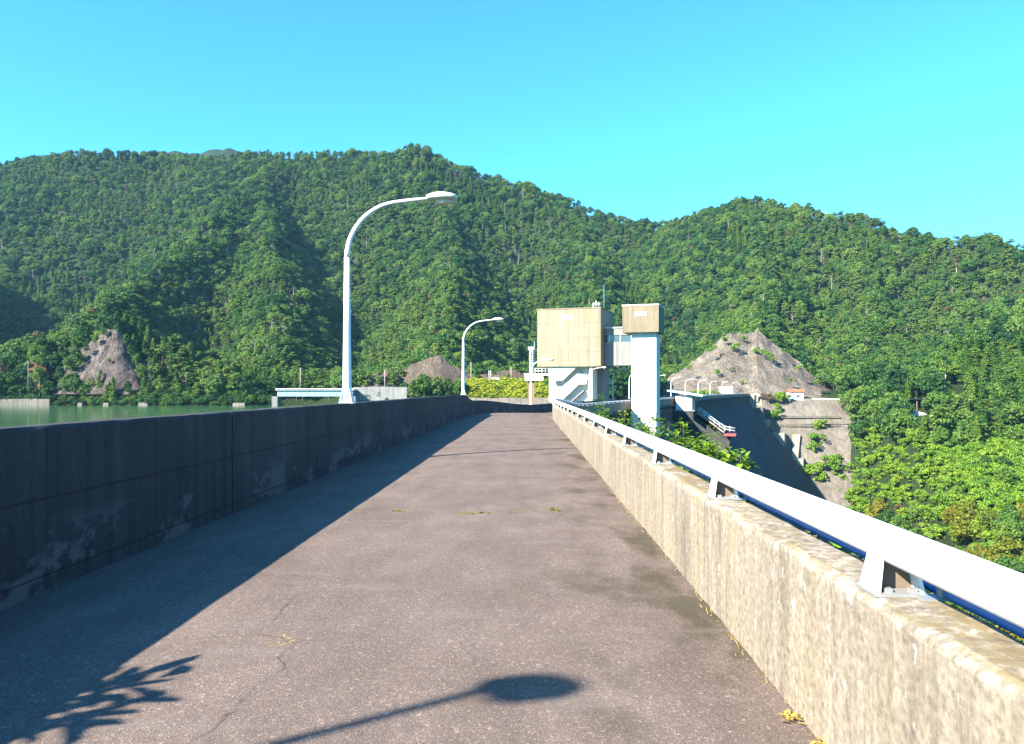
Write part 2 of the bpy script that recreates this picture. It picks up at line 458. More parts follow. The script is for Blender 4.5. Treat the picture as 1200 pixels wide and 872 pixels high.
# ------------------------------------------------------------------ the dam axis
ctrl = np.array([(-1.275, -60), (-1.275, -30), (-1.275, 0), (-1.275, 25), (-1.275, 44), (-0.6, 56), (2.0, 74), (6.0, 90), (11.3, 107), (21.5, 138), (41, 200), (63, 262), (91.0, 331), (96, 344)], float)
def catmull(pts, n=24):
    out = []
    for i in range(1, len(pts) - 2):
        p0, p1, p2, p3 = pts[i - 1:i + 3]
        for t in np.linspace(0, 1, n, endpoint=False):
            out.append(0.5 * ((2 * p1) + (p2 - p0) * t + (2 * p0 - 5 * p1 + 4 * p2 - p3) * t ** 2 + (3 * p1 - p0 - 3 * p2 + p3) * t ** 3))
    out.append(pts[-2])
    return np.array(out)
AX = catmull(ctrl)
AXS = np.concatenate([[0], np.cumsum(np.linalg.norm(np.diff(AX, axis=0), axis=1))])
AXS -= np.interp(0.0, AX[:, 1], AXS)
S_END = AXS[-1]
def axis(s):
    s = np.asarray(s, float)
    x = np.interp(s, AXS, AX[:, 0]); y = np.interp(s, AXS, AX[:, 1])
    e = 0.8
    tx = np.interp(s + e, AXS, AX[:, 0]) - np.interp(s - e, AXS, AX[:, 0])
    ty = np.interp(s + e, AXS, AX[:, 1]) - np.interp(s - e, AXS, AX[:, 1])
    L = np.hypot(tx, ty) + 1e-9
    z = -0.8 * sstep(s, 51, 82)
    return x, y, z, ty / L, -tx / L          # position, road level, right-hand normal
def on_axis(s, lat, z=0.0):
    x, y, zc, rx, ry = axis(s)
    return np.array([x + lat * rx, y + lat * ry, zc + z])
def s_of_y(y):
    return float(np.interp(y, AX[:, 1], AXS))

def sweep(mb, stations, section, jitter=0.0, smooth=False, caps=True):
    """section: closed list of (lat, z) or function of s; swept along the dam axis"""
    m = len(stations); vs = []; n = None
    for i, s in enumerate(stations):
        sec = section(s) if callable(section) else section
        n = len(sec)
        x, y, zc, rx, ry = axis(s)
        for k, (l, z) in enumerate(sec):
            if jitter:
                l = l + jitter * float(vnoise(np.array(s * 5.1), np.array(k * 3.7 + z * 9), 5))
                z = z + (jitter * float(vnoise(np.array(s * 6.3 + 40), np.array(k * 5.1), 9)) if z > 0.1 else 0)
            vs.append((x + l * rx, y + l * ry, zc + z))
    fs = [(i * n + k, (i + 1) * n + k, (i + 1) * n + (k + 1) % n, i * n + (k + 1) % n) for i in range(m - 1) for k in range(n)]
    if caps:
        fs.append(tuple(range(n))); fs.append(tuple((m - 1) * n + k for k in range(n - 1, -1, -1)))
    mb.add(vs, fs, smooth)
    return mb

def stations(a, b, step):
    return np.linspace(a, b, max(2, int(round((b - a) / step)) + 1))

# ------------------------------------------------------------------ terrain
RIDGES = [
 ([(-330,228,1000),(-100,206,1000),(0,198,1000),(55,188,975),(100,179,950),(140,178,960),(200,184,1000),(330,190,950),(400,185,930),(440,188,920),(490,180,900),(530,194,900),(600,212,900),(650,225,900),(700,245,900),(785,268,880),(830,275,860)], .80),
 ([(785,268,850),(830,248,780),(870,236,740),(905,241,720),(950,240,700),(1000,256,680),(1050,276,650),(1100,286,620),(1160,285,580),(1200,300,560),(1350,335,520),(1600,350,480)], .78),
 ([(330,196,900),(300,216,800),(240,268,650),(175,328,540),(125,370,455),(95,400,400)], .92),
 ([(300,216,800),(320,300,620),(325,380,480),(320,425,400)], .90),
 ([(490,181,900),(515,243,780),(530,285,680),(525,340,560),(515,398,450),(505,435,385)], .92),
 ([(620,216,900),(668,268,780),(692,310,680),(700,360,560),(690,408,470),(670,440,400)], .92),
 ([(870,241,740),(900,305,600),(890,365,480),(885,395,410)], .92),
 ([(1000,261,680),(1025,335,530),(1015,400,430)], .90),
 ([(1600,300,500),(1350,318,450),(1250,350,400),(1180,385,365),(1120,425,335),(1085,460,312)], .62),
 ([(535,450,344),(560,446,345),(640,446,345)], .55),
 ([(40,408,372),(80,400,366),(105,388,362),(135,376,362),(170,405,366),(230,420,372)], .75),
 ([(-100,212,1000),(-110,270,700),(-90,330,540),(-60,395,430)], .85),
]
DSEG = AX[(AXS > -25)]
def dam_signed(x, y):
    """signed distance to the dam axis, positive downstream (right)"""
    best = np.full(x.shape, 1e9); sg = np.zeros(x.shape)
    pts = DSEG[::8]
    pts = np.vstack([pts, DSEG[-1] + (DSEG[-1] - DSEG[-9]) * 60])
    for a, b in zip(pts[:-1], pts[1:]):
        d = b - a; L2 = d @ d
        t = np.clip(((x - a[0]) * d[0] + (y - a[1]) * d[1]) / L2, 0, 1)
        qx = x - a[0] - t * d[0]; qy = y - a[1] - t * d[1]
        dd = np.hypot(qx, qy)
        s = np.where(d[1] * (x - a[0]) - d[0] * (y - a[1]) > 0, 1, -1)
        m = dd < best
        best = np.where(m, dd, best); sg = np.where(m, s, sg)
    return best * sg
WATER_Z = -5.0
def shore_y(x):
    return np.interp(x, [-900, -300, -200, -120, -95, -75, -25, 15, 45, 75, 120], [345, 336, 334, 331, 345, 335, 324, 318, 326, 344, 362])
def terrain_z(x, y):
    x = np.asarray(x, float); y = np.asarray(y, float)
    K = 4.5
    zs = []
    for pl, sl in RIDGES:
        q = np.array([P(*p) for p in pl])
        best = np.full(x.shape, -1e4)
        for a, b in zip(q[:-1], q[1:]):
            d = b[:2] - a[:2]; L2 = d @ d
            t = np.clip(((x - a[0]) * d[0] + (y - a[1]) * d[1]) / L2, 0, 1)
            dd = np.hypot(x - a[0] - t * d[0], y - a[1] - t * d[1])
            best = np.maximum(best, a[2] + t * (b[2] - a[2]) - sl * dd)
        zs.append(best)
    zs.append(np.full(x.shape, 2.0))
    zs = np.array(zs); mx = zs.max(0)
    z = mx + K * np.log(np.exp((zs - mx) / K).sum(0)) - K * 0.35
    amp = np.clip((z - 2) / 60, 0.15, 1)
    z = z + amp * (15 * fbm(x / 150 + 3.3, y / 150, 4, 1) + 5 * fbm(x / 38 + 7, y / 38, 3, 4))
    # reservoir side: limited by the far shore
    s = y - shore_y(x)
    pxx = x / np.maximum(y, 1) * F + CX
    wc = sstep(pxx, 40, 66) * (1 - sstep(pxx, 158, 176))      # cliff stretch: a low shelf, then a steep rise
    rise = (1 - wc) * 0.85 * s + wc * (0.45 * np.minimum(s, 17) + 2.3 * np.maximum(s - 17, 0))
    lim_w = WATER_Z - 0.4 + np.where(s > 0, rise + 0.004 * np.maximum(s - 20, 0) ** 2, 0.55 * s)
    near = -(y - 7.5 + 0.35 * (x + 4))                      # near bank, behind and left of the camera
    lim_n = WATER_Z + np.clip(near, -40, 40) * 0.9 
    lim_w = np.maximum(lim_w, np.minimum(lim_n, -0.9))
    lim_w = np.maximum(lim_w, -32)
    # valley side
    v = 0.31 * (x - 37) + 0.95 * (y - 190)
    lim_v = np.where(v > 0, -60 + 0.42 * np.maximum(v - 15, 0) + 0.006 * np.maximum(v - 150, 0) ** 2, np.minimum(-60 + 0.385 * np.maximum(-v - 15, 0), -0.9))
    lim_v = lim_v + 2.2 * fbm(x / 45, y / 45, 3, 11) * (v > -150)
    ds = dam_signed(x, y)
    w = sstep(ds, -3, 3)
    lim = lim_w * (1 - w) + lim_v * w
    lim = np.where((y < 130) & (ds > 0), np.minimum(lim, -0.9 - 0.78 * np.maximum(ds - 4.6, 0)), lim)
    z = np.minimum(z, lim)
    # excavation for the far abutment and the sprayed rock slope
    px = CX + F * x / np.maximum(y, 1.0)
    side = (np.maximum(px - 996, 0) + np.maximum(770 - px, 0)) / F * y
    cut = np.where(y < 346, -4.2 + 1.28 * (y - 346), -4.2 + 0.34 * np.minimum(y - 346, 38) + 1.1 * np.maximum(y - 384, 0)) + 3.0 * side
    z = np.where((y > 215) & (ds > 0) | (y > 330), np.minimum(z, cut), z)
    # keep clear of the near road
    nr = (np.abs(x + 1.3) < 5.5) & (y < 60) & (y > -70)
    z = np.where(nr, np.minimum(z, -0.9), z)
    return z

xs = np.concatenate([[-6000, -4000, -2800, -2000, -1500, -1200, -1000], np.arange(-880, 780, 7.5), [800, 900, 1050, 1300, 1700, 2400, 3500, 6000]])
ys = np.concatenate([[-3000, -1500, -700, -350, -200, -130], np.arange(-90, 40, 6.0), np.arange(40, 1120, 7.5), [1140, 1200, 1300, 1500, 1900, 2600, 4000, 8000]])
GX, GY = np.meshgrid(xs, ys)
GZ = terrain_z(GX, GY)
far_fall = sstep(np.hypot(GX, GY - 300), 1300, 2600)
GZ = GZ * (1 - far_fall) - 40 * far_fall
def grid_faces(ny, nx):
    i, j = np.meshgrid(np.arange(ny - 1), np.arange(nx - 1), indexing='ij')
    a = (i * nx + j).ravel()
    return np.stack([a, a + 1, a + nx + 1, a + nx], 1)
def np_mesh(name, V, Fq, mat, smooth=True):
    me = bpy.data.meshes.new(name)
    nv, nf = len(V), len(Fq)
    k = Fq.shape[1]
    me.vertices.add(nv); me.loops.add(nf * k); me.polygons.add(nf)
    me.vertices.foreach_set("co", np.ascontiguousarray(V, np.float32).ravel())
    me.loops.foreach_set("vertex_index", Fq.astype(np.int32).ravel())
    me.polygons.foreach_set("loop_start", np.arange(0, nf * k, k, dtype=np.int32))
    me.polygons.foreach_set("use_smooth", np.full(nf, smooth))
    for m in (mat if isinstance(mat, list) else [mat]):
        me.materials.append(m)
    me.update(); me.validate()
    return me
me = np_mesh("terrain", np.stack([GX.ravel(), GY.ravel(), GZ.ravel()], 1), grid_faces(*GX.shape), M['terrain'])
tag(link(bpy.data.objects.new("terrain", me)), kind="structure")

def hit(px, py, D0=200, D1=600, up=0.0):
    """where the sight line of a photo pixel meets the terrain"""
    D = np.arange(D0, D1, 1.0); x = (px - CX) / F * D; z = EYE - (py - CY) / F * D
    k = np.nonzero(terrain_z(x, D) + up > z)[0]
    return float(D[k[0]]) if len(k) else D1
# far blue mountains behind the main ridge
for nm, pl in (("hills", [(120,192,1750),(165,178,1750),(200,171,1700),(225,170,1700),(245,166,1700),(268,168,1700),(288,178,1700),(330,200,1750)]),
               ("hills", [(-260,190,2300),(-120,188,2300),(-40,187,2200),(10,189,2200),(42,190,2200),(110,215,2200)])):
    q = np.array([P(*p) for p in pl])
    xx = np.linspace(q[0][0], q[-1][0], 90); yy = q[0][1]
    rows = []
    for r, (dy, dz) in enumerate([(-420, -330), (-250, -190), (-120, -85), (-40, -24), (0, 0), (120, -90), (400, -330)]):
        zz = np.interp(xx, q[:, 0], q[:, 2]) + dz + 9 * fbm(xx / 90, np.full(90, r * 0.7), 4, 21) + 4 * vnoise(xx / 14, np.full(90, r * 3.1), 8) * (r == 4)
        rows.append(np.stack([xx, np.full(90, yy + dy) + 25 * fbm(xx / 70, np.full(90, r * 1.3), 3, 5), zz], 1))
    V = np.concatenate(rows)
    tag(link(bpy.data.objects.new(nm, np_mesh(nm, V, grid_faces(7, 90), M['terrain']))), kind="structure")

# reservoir water: follows the upstream face of the dam
ss = stations(-20, S_END + 14, 6)
edge = [on_axis(s, -3.0) for s in ss]
V = []; 
for e in edge:
    e2 = e.copy(); V.append((e[0], e[1], WATER_Z)); V.append((-900, e[1], WATER_Z))
n = len(edge)
fq = np.array([(2 * i, 2 * i + 2, 2 * i + 3, 2 * i + 1) for i in range(n - 1)])
wat = link(bpy.data.objects.new("reservoir_water", np_mesh("reservoir_water", np.array(V), fq, M['water'], False)))
tag(wat, kind="structure")

# ------------------------------------------------------------------ road
mb = MB()
vs = []; st = np.concatenate([stations(-55, 60, 0.5), stations(61.5, S_END, 1.5)])
lats = np.linspace(-2.64, 2.635, 12)
for s in st:
    for l in lats:
        p = on_axis(s, l, 0)
        p[2] += 0.012 * float(vnoise(np.array(s * 0.35), np.array(l * 0.5), 2)) - 0.03 * (abs(l) / 2.64) ** 3
        vs.append(p)
me = np_mesh("road", np.array(vs), grid_faces(len(st), len(lats)), M['asphalt'])
road = tag(link(bpy.data.objects.new("road", me)), kind="structure")

def crack(pts, w, seed, name="crack", mat='crack', z=0.006):
    """irregular ribbon lying on the asphalt"""
    r = random.Random(seed); pts = np.array(pts, float)
    d = np.concatenate([[0], np.cumsum(np.hypot(*np.diff(pts, axis=0).T))])
    n = max(6, int(d[-1] / 0.05)); t = np.linspace(0, d[-1], n)
    x = np.interp(t, d, pts[:, 0]); y = np.interp(t, d, pts[:, 1])
    x = x + 0.05 * vnoise(t * 4, np.full(n, seed * 1.7), seed) + 0.02 * vnoise(t * 15, np.full(n, seed * 2.7), seed)
    y = y + 0.05 * vnoise(t * 4 + 50, np.full(n, seed * 1.3), seed) + 0.02 * vnoise(t * 15 + 9, np.full(n, seed * 0.7), seed)
    tx = np.gradient(x); ty = np.gradient(y); L = np.hypot(tx, ty)
    V = []
    for i in range(n):
        ww = 0.6 * w * (0.25 + r.random() * 1.0) * (0.3 + 0.7 * sin(pi * min(1, max(0, i / (n - 1)))))
        zz = 0.012 * float(vnoise(np.array(y[i] * 0.35), np.array((x[i] + 1.275) * 0.5), 2)) - 0.03 * (abs(x[i] + 1.275) / 2.64) ** 3 + z
        V.append((x[i] - ty[i] / L[i] * ww, y[i] + tx[i] / L[i] * ww, zz)); V.append((x[i] + ty[i] / L[i] * ww, y[i] - tx[i] / L[i] * ww, zz))
    return mesh_obj(name, V, [(2 * i, 2 * i + 2, 2 * i + 3, 2 * i + 1) for i in range(n - 1)], M[mat], road)
def G(px, py):
    D = EYE * F / (py - CY)
    return ((px - CX) / F * D, D)
crack([G(410, 598), G(480, 600), G(560, 601), G(620, 600), G(690, 597)], 0.006, 3)
crack([G(690, 597), G(740, 594), G(776, 592)], 0.003, 4)
crack([G(357, 693), G(340, 706), G(320, 722), G(300, 742)], 0.004, 5)
crack([G(240, 748), G(300, 744), G(345, 752), G(400, 748)], 0.004, 6)
crack([G(345, 752), G(338, 768), G(318, 790), G(300, 806)], 0.0055, 7)
crack([G(300, 806), G(262, 835), G(222, 870)], 0.005, 8)
crack([G(222, 870), G(200, 895)], 0.005, 9)

# ------------------------------------------------------------------ parapets
TL = 2.625
def up_top(s):
    return 1.31 - 0.42 * float(sstep(s, 46.4, 51.5))
def sec_up(s):
    t = up_top(s)
    return [(-TL, -0.25), (-TL, 0.4), (-TL, 0.8), (-TL, t - 0.025), (-TL - 0.025, t), (-TL - 0.28, t), (-TL - 0.305, t - 0.03), (-TL - 0.305, -0.25)]
upw = thing("parapet_wall", "tall dark weathered concrete parapet in shade along the reservoir side of the road", "parapet", on_axis(20, -TL - 0.15, 0))
joints = [-40, -28, -13.8, -1.8, 10.2, 22.2, 34.2, 46.4] + list(np.arange(58.4, S_END, 12.0)) + [S_END]
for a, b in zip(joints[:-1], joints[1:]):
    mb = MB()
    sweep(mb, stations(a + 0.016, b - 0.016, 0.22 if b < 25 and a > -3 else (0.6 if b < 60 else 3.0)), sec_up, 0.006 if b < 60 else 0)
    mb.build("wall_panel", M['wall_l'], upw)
RT = 0.78
sec_dn = [(TL, -0.25), (TL + 0.265, -0.25), (TL + 0.265, RT - 0.02), (TL + 0.25, RT), (TL + 0.04, RT), (TL + 0.013, RT - 0.012), (TL, RT - 0.04), (TL, 0.5), (TL, 0.2)]
dnw = thing("parapet_wall", "low pale stained concrete parapet carrying the white pipe rail on the valley side", "parapet", on_axis(20, TL + 0.12, 0))
joints = [-40, -22, -10, 2.05, 14.0, 26.0, 38.0, 50.0] + list(np.arange(62.0, S_END, 12.0)) + [S_END]
for a, b in zip(joints[:-1], joints[1:]):
    mb = MB()
    sweep(mb, stations(a + 0.004, b - 0.004, 0.08 if (b < 15 and a > 1) else (0.25 if b < 60 and a > -12 else 3.0)), sec_dn, 0.010 if b < 60 else 0)
    mb.build("wall_panel", M['wall_r'], dnw)

# white pipe rail on brackets
rail = thing("guard_rail", "thick white pipe rail on short steel brackets along the valley parapet", "railing", on_axis(10, 2.755, RT))
for a, b in zip([-30, -8, 16.2, 40.0, 64, 120, 180, 240, 300], [-8, 16.2, 40.0, 64, 120, 180, 240, 300, S_END - 1]):
    mb = MB()
    mb.tube([on_axis(s, 2.755, 0.969) for s in stations(a + 0.005, b - 0.005, 0.5 if b < 70 else 3)], 0.0757, 24 if b < 70 else 8)
    mb.build("rail_pipe", M['rail'], rail)
def make_post_mesh(rear=False):
    """I-section bracket: two tapered flanges, a web and a foot plate; x across the wall, y along the road"""
    mb = MB()
    h = 0.155
    for x0, sgn in (((0.105, 1),) if rear else ((-0.085, -1),)):
        poly = [(x0 - sgn * 0.0, -0.085, 0.012), (x0, 0.085, 0.012), (x0 - sgn * 0.025, 0.062, h), (x0 - sgn * 0.025, -0.062, h)]
        mb.prism(poly, (-sgn * 0.012, 0, 0))
    return mb
pm = None
post_s = [0.42 + 2.75 * k for k in range(-9, 115)]
for s in post_s:
    if s > S_END - 1: break
    p = on_axis(s, 2.745, RT)
    x, y, zc, rx, ry = axis(s)
    rz = math.atan2(ry, rx)
    if pm is None:
        o = make_post_mesh().build("post", M['post'], rail, local=True)
        pm = o.data
        fb = MB(); fb.box((-0.10, -0.10, 0), (0.12, 0.10, 0.012)); fb.box((-0.05, -0.075, 0.012), (-0.02, -0.045, 0.028)); fb.box((0.05, -0.075, 0.012), (0.08, -0.045, 0.028))
        rf_ = make_post_mesh(True).build("rear_flange", M['post'], o, local=True); rm_ = rf_.data
        wb = MB(); wb.prism([(-0.072, 0, 0.013), (0.092, 0, 0.013), (0.069, 0, .155), (-0.049, 0, .155)], (0, 0.010, 0)); wo_ = wb.build("web", M['rusty_shaded'], o, local=True); wm = wo_.data
        fo = fb.build("foot_plate", M['bracket'], o, local=True); fm = fo.data
    else:
        o = link(bpy.data.objects.new("post", pm), rail)
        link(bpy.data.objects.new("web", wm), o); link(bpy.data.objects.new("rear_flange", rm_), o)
        fo = link(bpy.data.objects.new("foot_plate", fm), o)
    o.location = tuple(p - root_offset(rail)); o.rotation_euler = (0, 0, rz)

con = thing("cable_conduit", "thin dark blue cable conduit clipped along the outer edge below the white rail", "conduit", on_axis(10, 2.93, 0.75))
mb = MB(); mb.tube([on_axis(s, 2.925, 0.800) for s in stations(-30, 70, 0.6)], 0.027, 12)
mb.build("pipe", M['conduit'], con)
for s in np.arange(-5.2, 40, 2.75):
    mb = MB(); p0 = on_axis(s, 2.80, RT + 0.001); p1 = on_axis(s, 2.97, RT + 0.001)
    x, y, zc, rx, ry = axis(s)
    axm = [(rx, ry, 0), (-ry, rx, 0), (0, 0, 1)]
    mb.box((0, -0.04, 0), (0.165, 0.04, 0.008), axm, p0)
    mb.box((0.085, -0.02, 0.008), (0.165, 0.02, 0.056), axm, p0)
    mb.build("clip", M['bracket'], con)
for s in np.arange(1.2, 60, 5.5):
    mb = MB(); mb.tube([on_axis(s - 0.05, 2.925, 0.800), on_axis(s + 0.05, 2.925, 0.800)], 0.032, 12)
    mb.build("coupling", M['dark'], con)

# ------------------------------------------------------------------ dam body
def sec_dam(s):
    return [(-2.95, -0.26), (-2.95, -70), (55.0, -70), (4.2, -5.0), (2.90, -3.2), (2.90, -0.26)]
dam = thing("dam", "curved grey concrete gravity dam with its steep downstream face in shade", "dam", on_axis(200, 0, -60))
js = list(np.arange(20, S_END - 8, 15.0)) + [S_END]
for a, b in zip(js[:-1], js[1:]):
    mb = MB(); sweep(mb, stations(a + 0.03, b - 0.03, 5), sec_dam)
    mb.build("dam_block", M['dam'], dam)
    if a > 60:
        mb = MB()      # coping cornice below the valley parapet
        sweep(mb, stations(a + 0.03, b - 0.03, 5), [(2.895, -0.9), (3.2, -0.6), (3.2, -0.255), (2.895, -0.255)])
        mb.build("cornice", M['dam'], dam)

# ------------------------------------------------------------------ street lamps
def make_lamp(label, group):
    t = thing("street_lamp", label, "street lamp", (0, 0, 0), group)
    mb = MB()
    mb.tube([(0, 0, 0.02), (0, 0, 0.35), (0, 0, 1.6), (0, 0, 3.25)], [0.112, 0.098, 0.082, 0.063], 16)
    mb.build("pole", M['lamp'], t, local=True)
    mb = MB(); pts = []
    for k in range(15):                     # swan neck: quarter bend, then a slightly rising straight arm
        a = k / 14 * radians(82)
        pts.append((1.25 * (1 - cos(a)), 0, 3.25 + 1.25 * sin(a)))
    e = pts[-1]; pts.append((e[0] + 0.4, 0, e[2] + 0.05)); pts.append((e[0] + 0.82, 0, e[2] + 0.085))
    mb.tube(pts, np.linspace(0.062, 0.036, len(pts)), 12)
    mb.build("arm", M['lamp'], t, local=True)
    ex, ez = pts[-1][0], pts[-1][2]
    mb = MB()
    mb.box((-0.15, -0.15, 0), (0.15, 0.15, 0.03))
    for k in range(4):
        a = pi / 4 + k * pi / 2
        d = np.array([cos(a), sin(a), 0]); sd = np.array([-sin(a), cos(a), 0]) * 0.008
        mb.prism([d * 0.06 - sd + (0, 0, .03), d * 0.20 - sd + (0, 0, .03), d * 0.09 - sd + (0, 0, .36)], 2 * sd)
    mb.build("base_plate", M['lamp'], t, local=True)
    # cobra head: flattened teardrop
    def tear(z0, z1, wmul, L0, L1, sq):
        m = MB(); n = 18; k = 11; vs = []
        for i in range(k):
            u = i / (k - 1); xx = L0 + (L1 - L0) * u
            w = wmul * (0.05 + 0.16 * (sin(pi * min(1, u * 0.80 + 0.10))) ** 0.8) * (1 if u < 0.9 else (1 - (u - 0.9) * 6))
            for j in range(n):
                a = 2 * pi * j / n
                zz = (z1 if sin(a) > 0 else z0) * sin(a) * (0.35 + 0.65 * sin(pi * min(1, u * 0.85 + 0.1)))
                vs.append((xx, w * cos(a), zz + ez + 0.01 * u))
        fs = [(i * n + j, i * n + (j + 1) % n, (i + 1) * n + (j + 1) % n, (i + 1) * n + j) for i in range(k - 1) for j in range(n)]
        fs += [tuple(range(n - 1, -1, -1)), tuple((k - 1) * n + j for j in range(n))]
        return m.add(vs, fs, True)
    hd = tear(0.075, 0.135, 1.1, ex - 0.12, ex + 0.56, 1).build("lamp_head", M['lamp_head'], t, local=True)
    m = MB(); n = 14; vs = []; fs = []
    for i in range(5):
        r = cos(i / 4 * pi / 2 * 0.95)
        for j in range(n):
            a = 2 * pi * j / n
            vs.append((ex + 0.27 + 0.21 * r * cos(a), 0.15 * r * sin(a), ez - 0.05 - 0.11 * sin(i / 4 * pi / 2)))
    fs = [(i * n + j, (i + 1) * n + j, (i + 1) * n + (j + 1) % n, i * n + (j + 1) % n) for i in range(4) for j in range(n)] + [tuple(4 * n + j for j in range(n))]
    m.add(vs, fs, True).build("lens", M['lens'], hd, local=True)
    return t
LG = "street lamps along the reservoir parapet"
lamp0 = make_lamp("white swan neck street lamp rising tallest from the dark parapet beside the water", LG)
lamp_s = [17.3, 47.0, 78.5, 107, 122.5, 136, 166, 194, 222, 250, 278, 306, 332]
lamp_lab = ["tall white swan neck street lamp on the dark parapet before the blue bridge",
            "white swan neck street lamp at the end of the tall dark parapet beside round bushes",
            "white swan neck street lamp in front of the small gauge platform",
            "white swan neck street lamp behind the beige gatehouse",
            "slim street lamp between the gatehouse stair block and the lift tower",
            "white street lamp close beside the white lift tower shaft"] + ["small white street lamp on the far dam crest in front of the grey rock slope"] * 7
for i, (s, lb) in enumerate(zip(lamp_s, lamp_lab)):
    o = lamp0 if i == 0 else copy_tree(lamp0)
    o['label'] = lb
    x, y, zc, rx, ry = axis(s)
    o.location = tuple(on_axis(s, -TL - 0.155, up_top(s) - 0.012))
    o.rotation_euler = (0, 0, math.atan2(ry, rx))
# the lamp behind the camera whose shadow falls on the road: it stands on the bank
o = copy_tree(lamp0)
o['label'] = "unseen street lamp on a concrete plinth on the bank, its shadow lying across the asphalt"
HSH = np.array([0.12, 4.40, 0.0]); Hz = 5.9
hp = HSH + np.array([1.19, 1.0, -1.0]) * -Hz
ARM = 2.25
PHI = radians(34)
o.rotation_euler = (0, 0, PHI)
o.location = (hp[0] - ARM * cos(PHI), hp[1] - ARM * sin(PHI), Hz - 4.573)
for c in o.children:
    if c.name.startswith("lamp_head"):          # arm turned, head twisted and shrunk to shape the shadow on the road
        J = np.array([1.89, 0, 0]); tw_ = radians(-42)
        k_ = 0.72; c.scale = (k_, k_, 1); c.rotation_euler = (0, 0, tw_); c.location = (J[0] - k_ * J[0] * cos(tw_), -k_ * J[0] * sin(tw_), 0)
pl = MB(); pz = Hz - 4.573
pl.box((o.location[0] - 0.3, o.location[1] - 0.3, -3.0), (o.location[0] + 0.3, o.location[1] + 0.3, pz + 0.004))
pl = pl.build("unseen_lamp_plinth", M['grey_conc'])
tag(pl, "grey concrete plinth under the unseen street lamp on the bank", "plinth")

# ------------------------------------------------------------------ gatehouse, lift tower, bridge corridor
TH = math.atan2(0.301, 0.954)
RX = np.array([cos(TH), -sin(TH), 0]); FW = np.array([sin(TH), cos(TH), 0]); UP = np.array([0, 0, 1.0])
AXM = [RX, FW, UP]
GO = np.array([1.17, 110.0, 0.0])              # front left corner of the gatehouse
def fa(px, b=0.0):
    """distance along the gatehouse front (set back b) at a photo column"""
    u = (px - CX) / F; o = GO + FW * b
    return (u * o[1] - o[0]) / (RX[0] - u * RX[1])
def fz(px, py, b=0.0):
    p = GO + FW * b + RX * fa(px, b)
    return EYE - (py - CY) / F * p[1]
GW = fa(704); ZT = fz(640, 363); ZB = fz(640, 430)
gh = thing("gatehouse", "beige concrete gatehouse box on a white stair block beside the dam crest", "building", GO + RX * GW / 2 + FW * 4 + UP * (-0.8))
mb = MB(); mb.box((0, 0, ZB), (GW, 9.3, ZT), AXM, GO); hw = mb.build("upper_box", M['house'], gh)
mb = MB(); mb.box((-0.06, -0.06, ZT), (GW + 0.06, 9.36, ZT + 0.14), AXM, GO); mb.build("roof_coping", M['cap'], gh)
# formwork joints on the front as thin recess shadows: raised panels
for i in range(6):
    for j in range(4):
        a0 = 0.08 + i * (GW - 0.16) / 6; z0 = ZB + 0.06 + j * (ZT - ZB - 0.12) / 4
        if (i, j) in ((2, 3),): continue
        mb = MB(); mb.box((a0 + 0.012, -0.03, z0 + 0.012), (a0 + (GW - 0.16) / 6 - 0.012, -0.001, z0 + (ZT - ZB - 0.12) / 4 - 0.012), AXM, GO)
        mb.build("concrete_panel", M['house'], hw)
lv = MB(); a0, a1 = fa(659.5), fa(672.5); z0, z1 = fz(660, 374.5), fz(660, 369.5)
lv.box((a0, -0.06, z0), (a1, -0.002, z1), AXM, GO); lv = lv.build("louvre", M['white_conc'], gh)
for k in range(4):
    mb = MB(); zz = z0 + (k + 0.5) * (z1 - z0) / 4
    mb.box((a0 + 0.05, -0.09, zz - 0.03), (a1 - 0.05, -0.061, zz + 0.03), AXM, GO); mb.build("slat", M['white_metal'], lv)
# stair block below
B0, B1 = fa(643.4, 0.35), fa(694, 0.35)
ZG = -1.0
mb = MB(); mb.box((B0, 1.6, ZG), (B1, 7.6, ZB - 0.002), AXM, GO); sb = mb.build("stair_block", M['white_conc'], gh)
mb = MB(); mb.box((B1 + 0.004, 3.6, ZG), (B1 + 1.1, 6.5, ZB - 0.003), AXM, GO); mb.build("shaft_wall", M['grey_conc'], gh)
mb = MB(); mb.box((B1 - 0.35, 0.35, ZG), (B1, 1.596, ZB - 0.004), AXM, GO); mb.build("pier", M['white_conc'], gh)
def zp(zx, zy):   # zoom pixels of the stair close-up -> photo pixels
    return 600 + zx / 8.717, 390 + zy / 8.717
poly = []
for zx, zy in [(378, 350), (660, 350), (515, 490), (420, 490), (465, 550), (515, 550), (665, 420), (760, 425), (760, 525), (685, 525), (515, 685), (378, 700)]:
    a, b = zp(zx, zy)
    poly.append(GO + FW * 0.35 + RX * fa(a, 0.35) + UP * min(fz(a, b, 0.35), ZB - 0.005))
mb = MB(); mb.prism(poly, FW * 0.25); mb.build("stair_balustrade", M['white_conc'], gh)
mb = MB()
for k in range(12):
    za = ZG + 0.25 + k * 0.21
    aa = fa(660, 0.35) + k * 0.24
    mb.box((aa, 0.61, za - 0.2), (aa + 0.26, 1.59, za), AXM, GO)
mb.build("stair_flight", M['grey_conc'], gh)
a, b = zp(690, 385); a2, b2 = zp(738, 418)
mb = MB(); mb.box((fa(a, 1.6), 1.52, fz(a, b2, 1.6)), (fa(a2, 1.6), 1.597, fz(a, b, 1.6)), AXM, GO); wnd = mb.build("window", M['white_metal'], gh)
mb = MB(); mb.box((fa(a, 1.6) + 0.05, 1.50, fz(a, b2, 1.6) + 0.05), (fa(a2, 1.6) - 0.05, 1.519, fz(a, b, 1.6) - 0.05), AXM, GO); mb.build("pane", M['glass'], wnd)
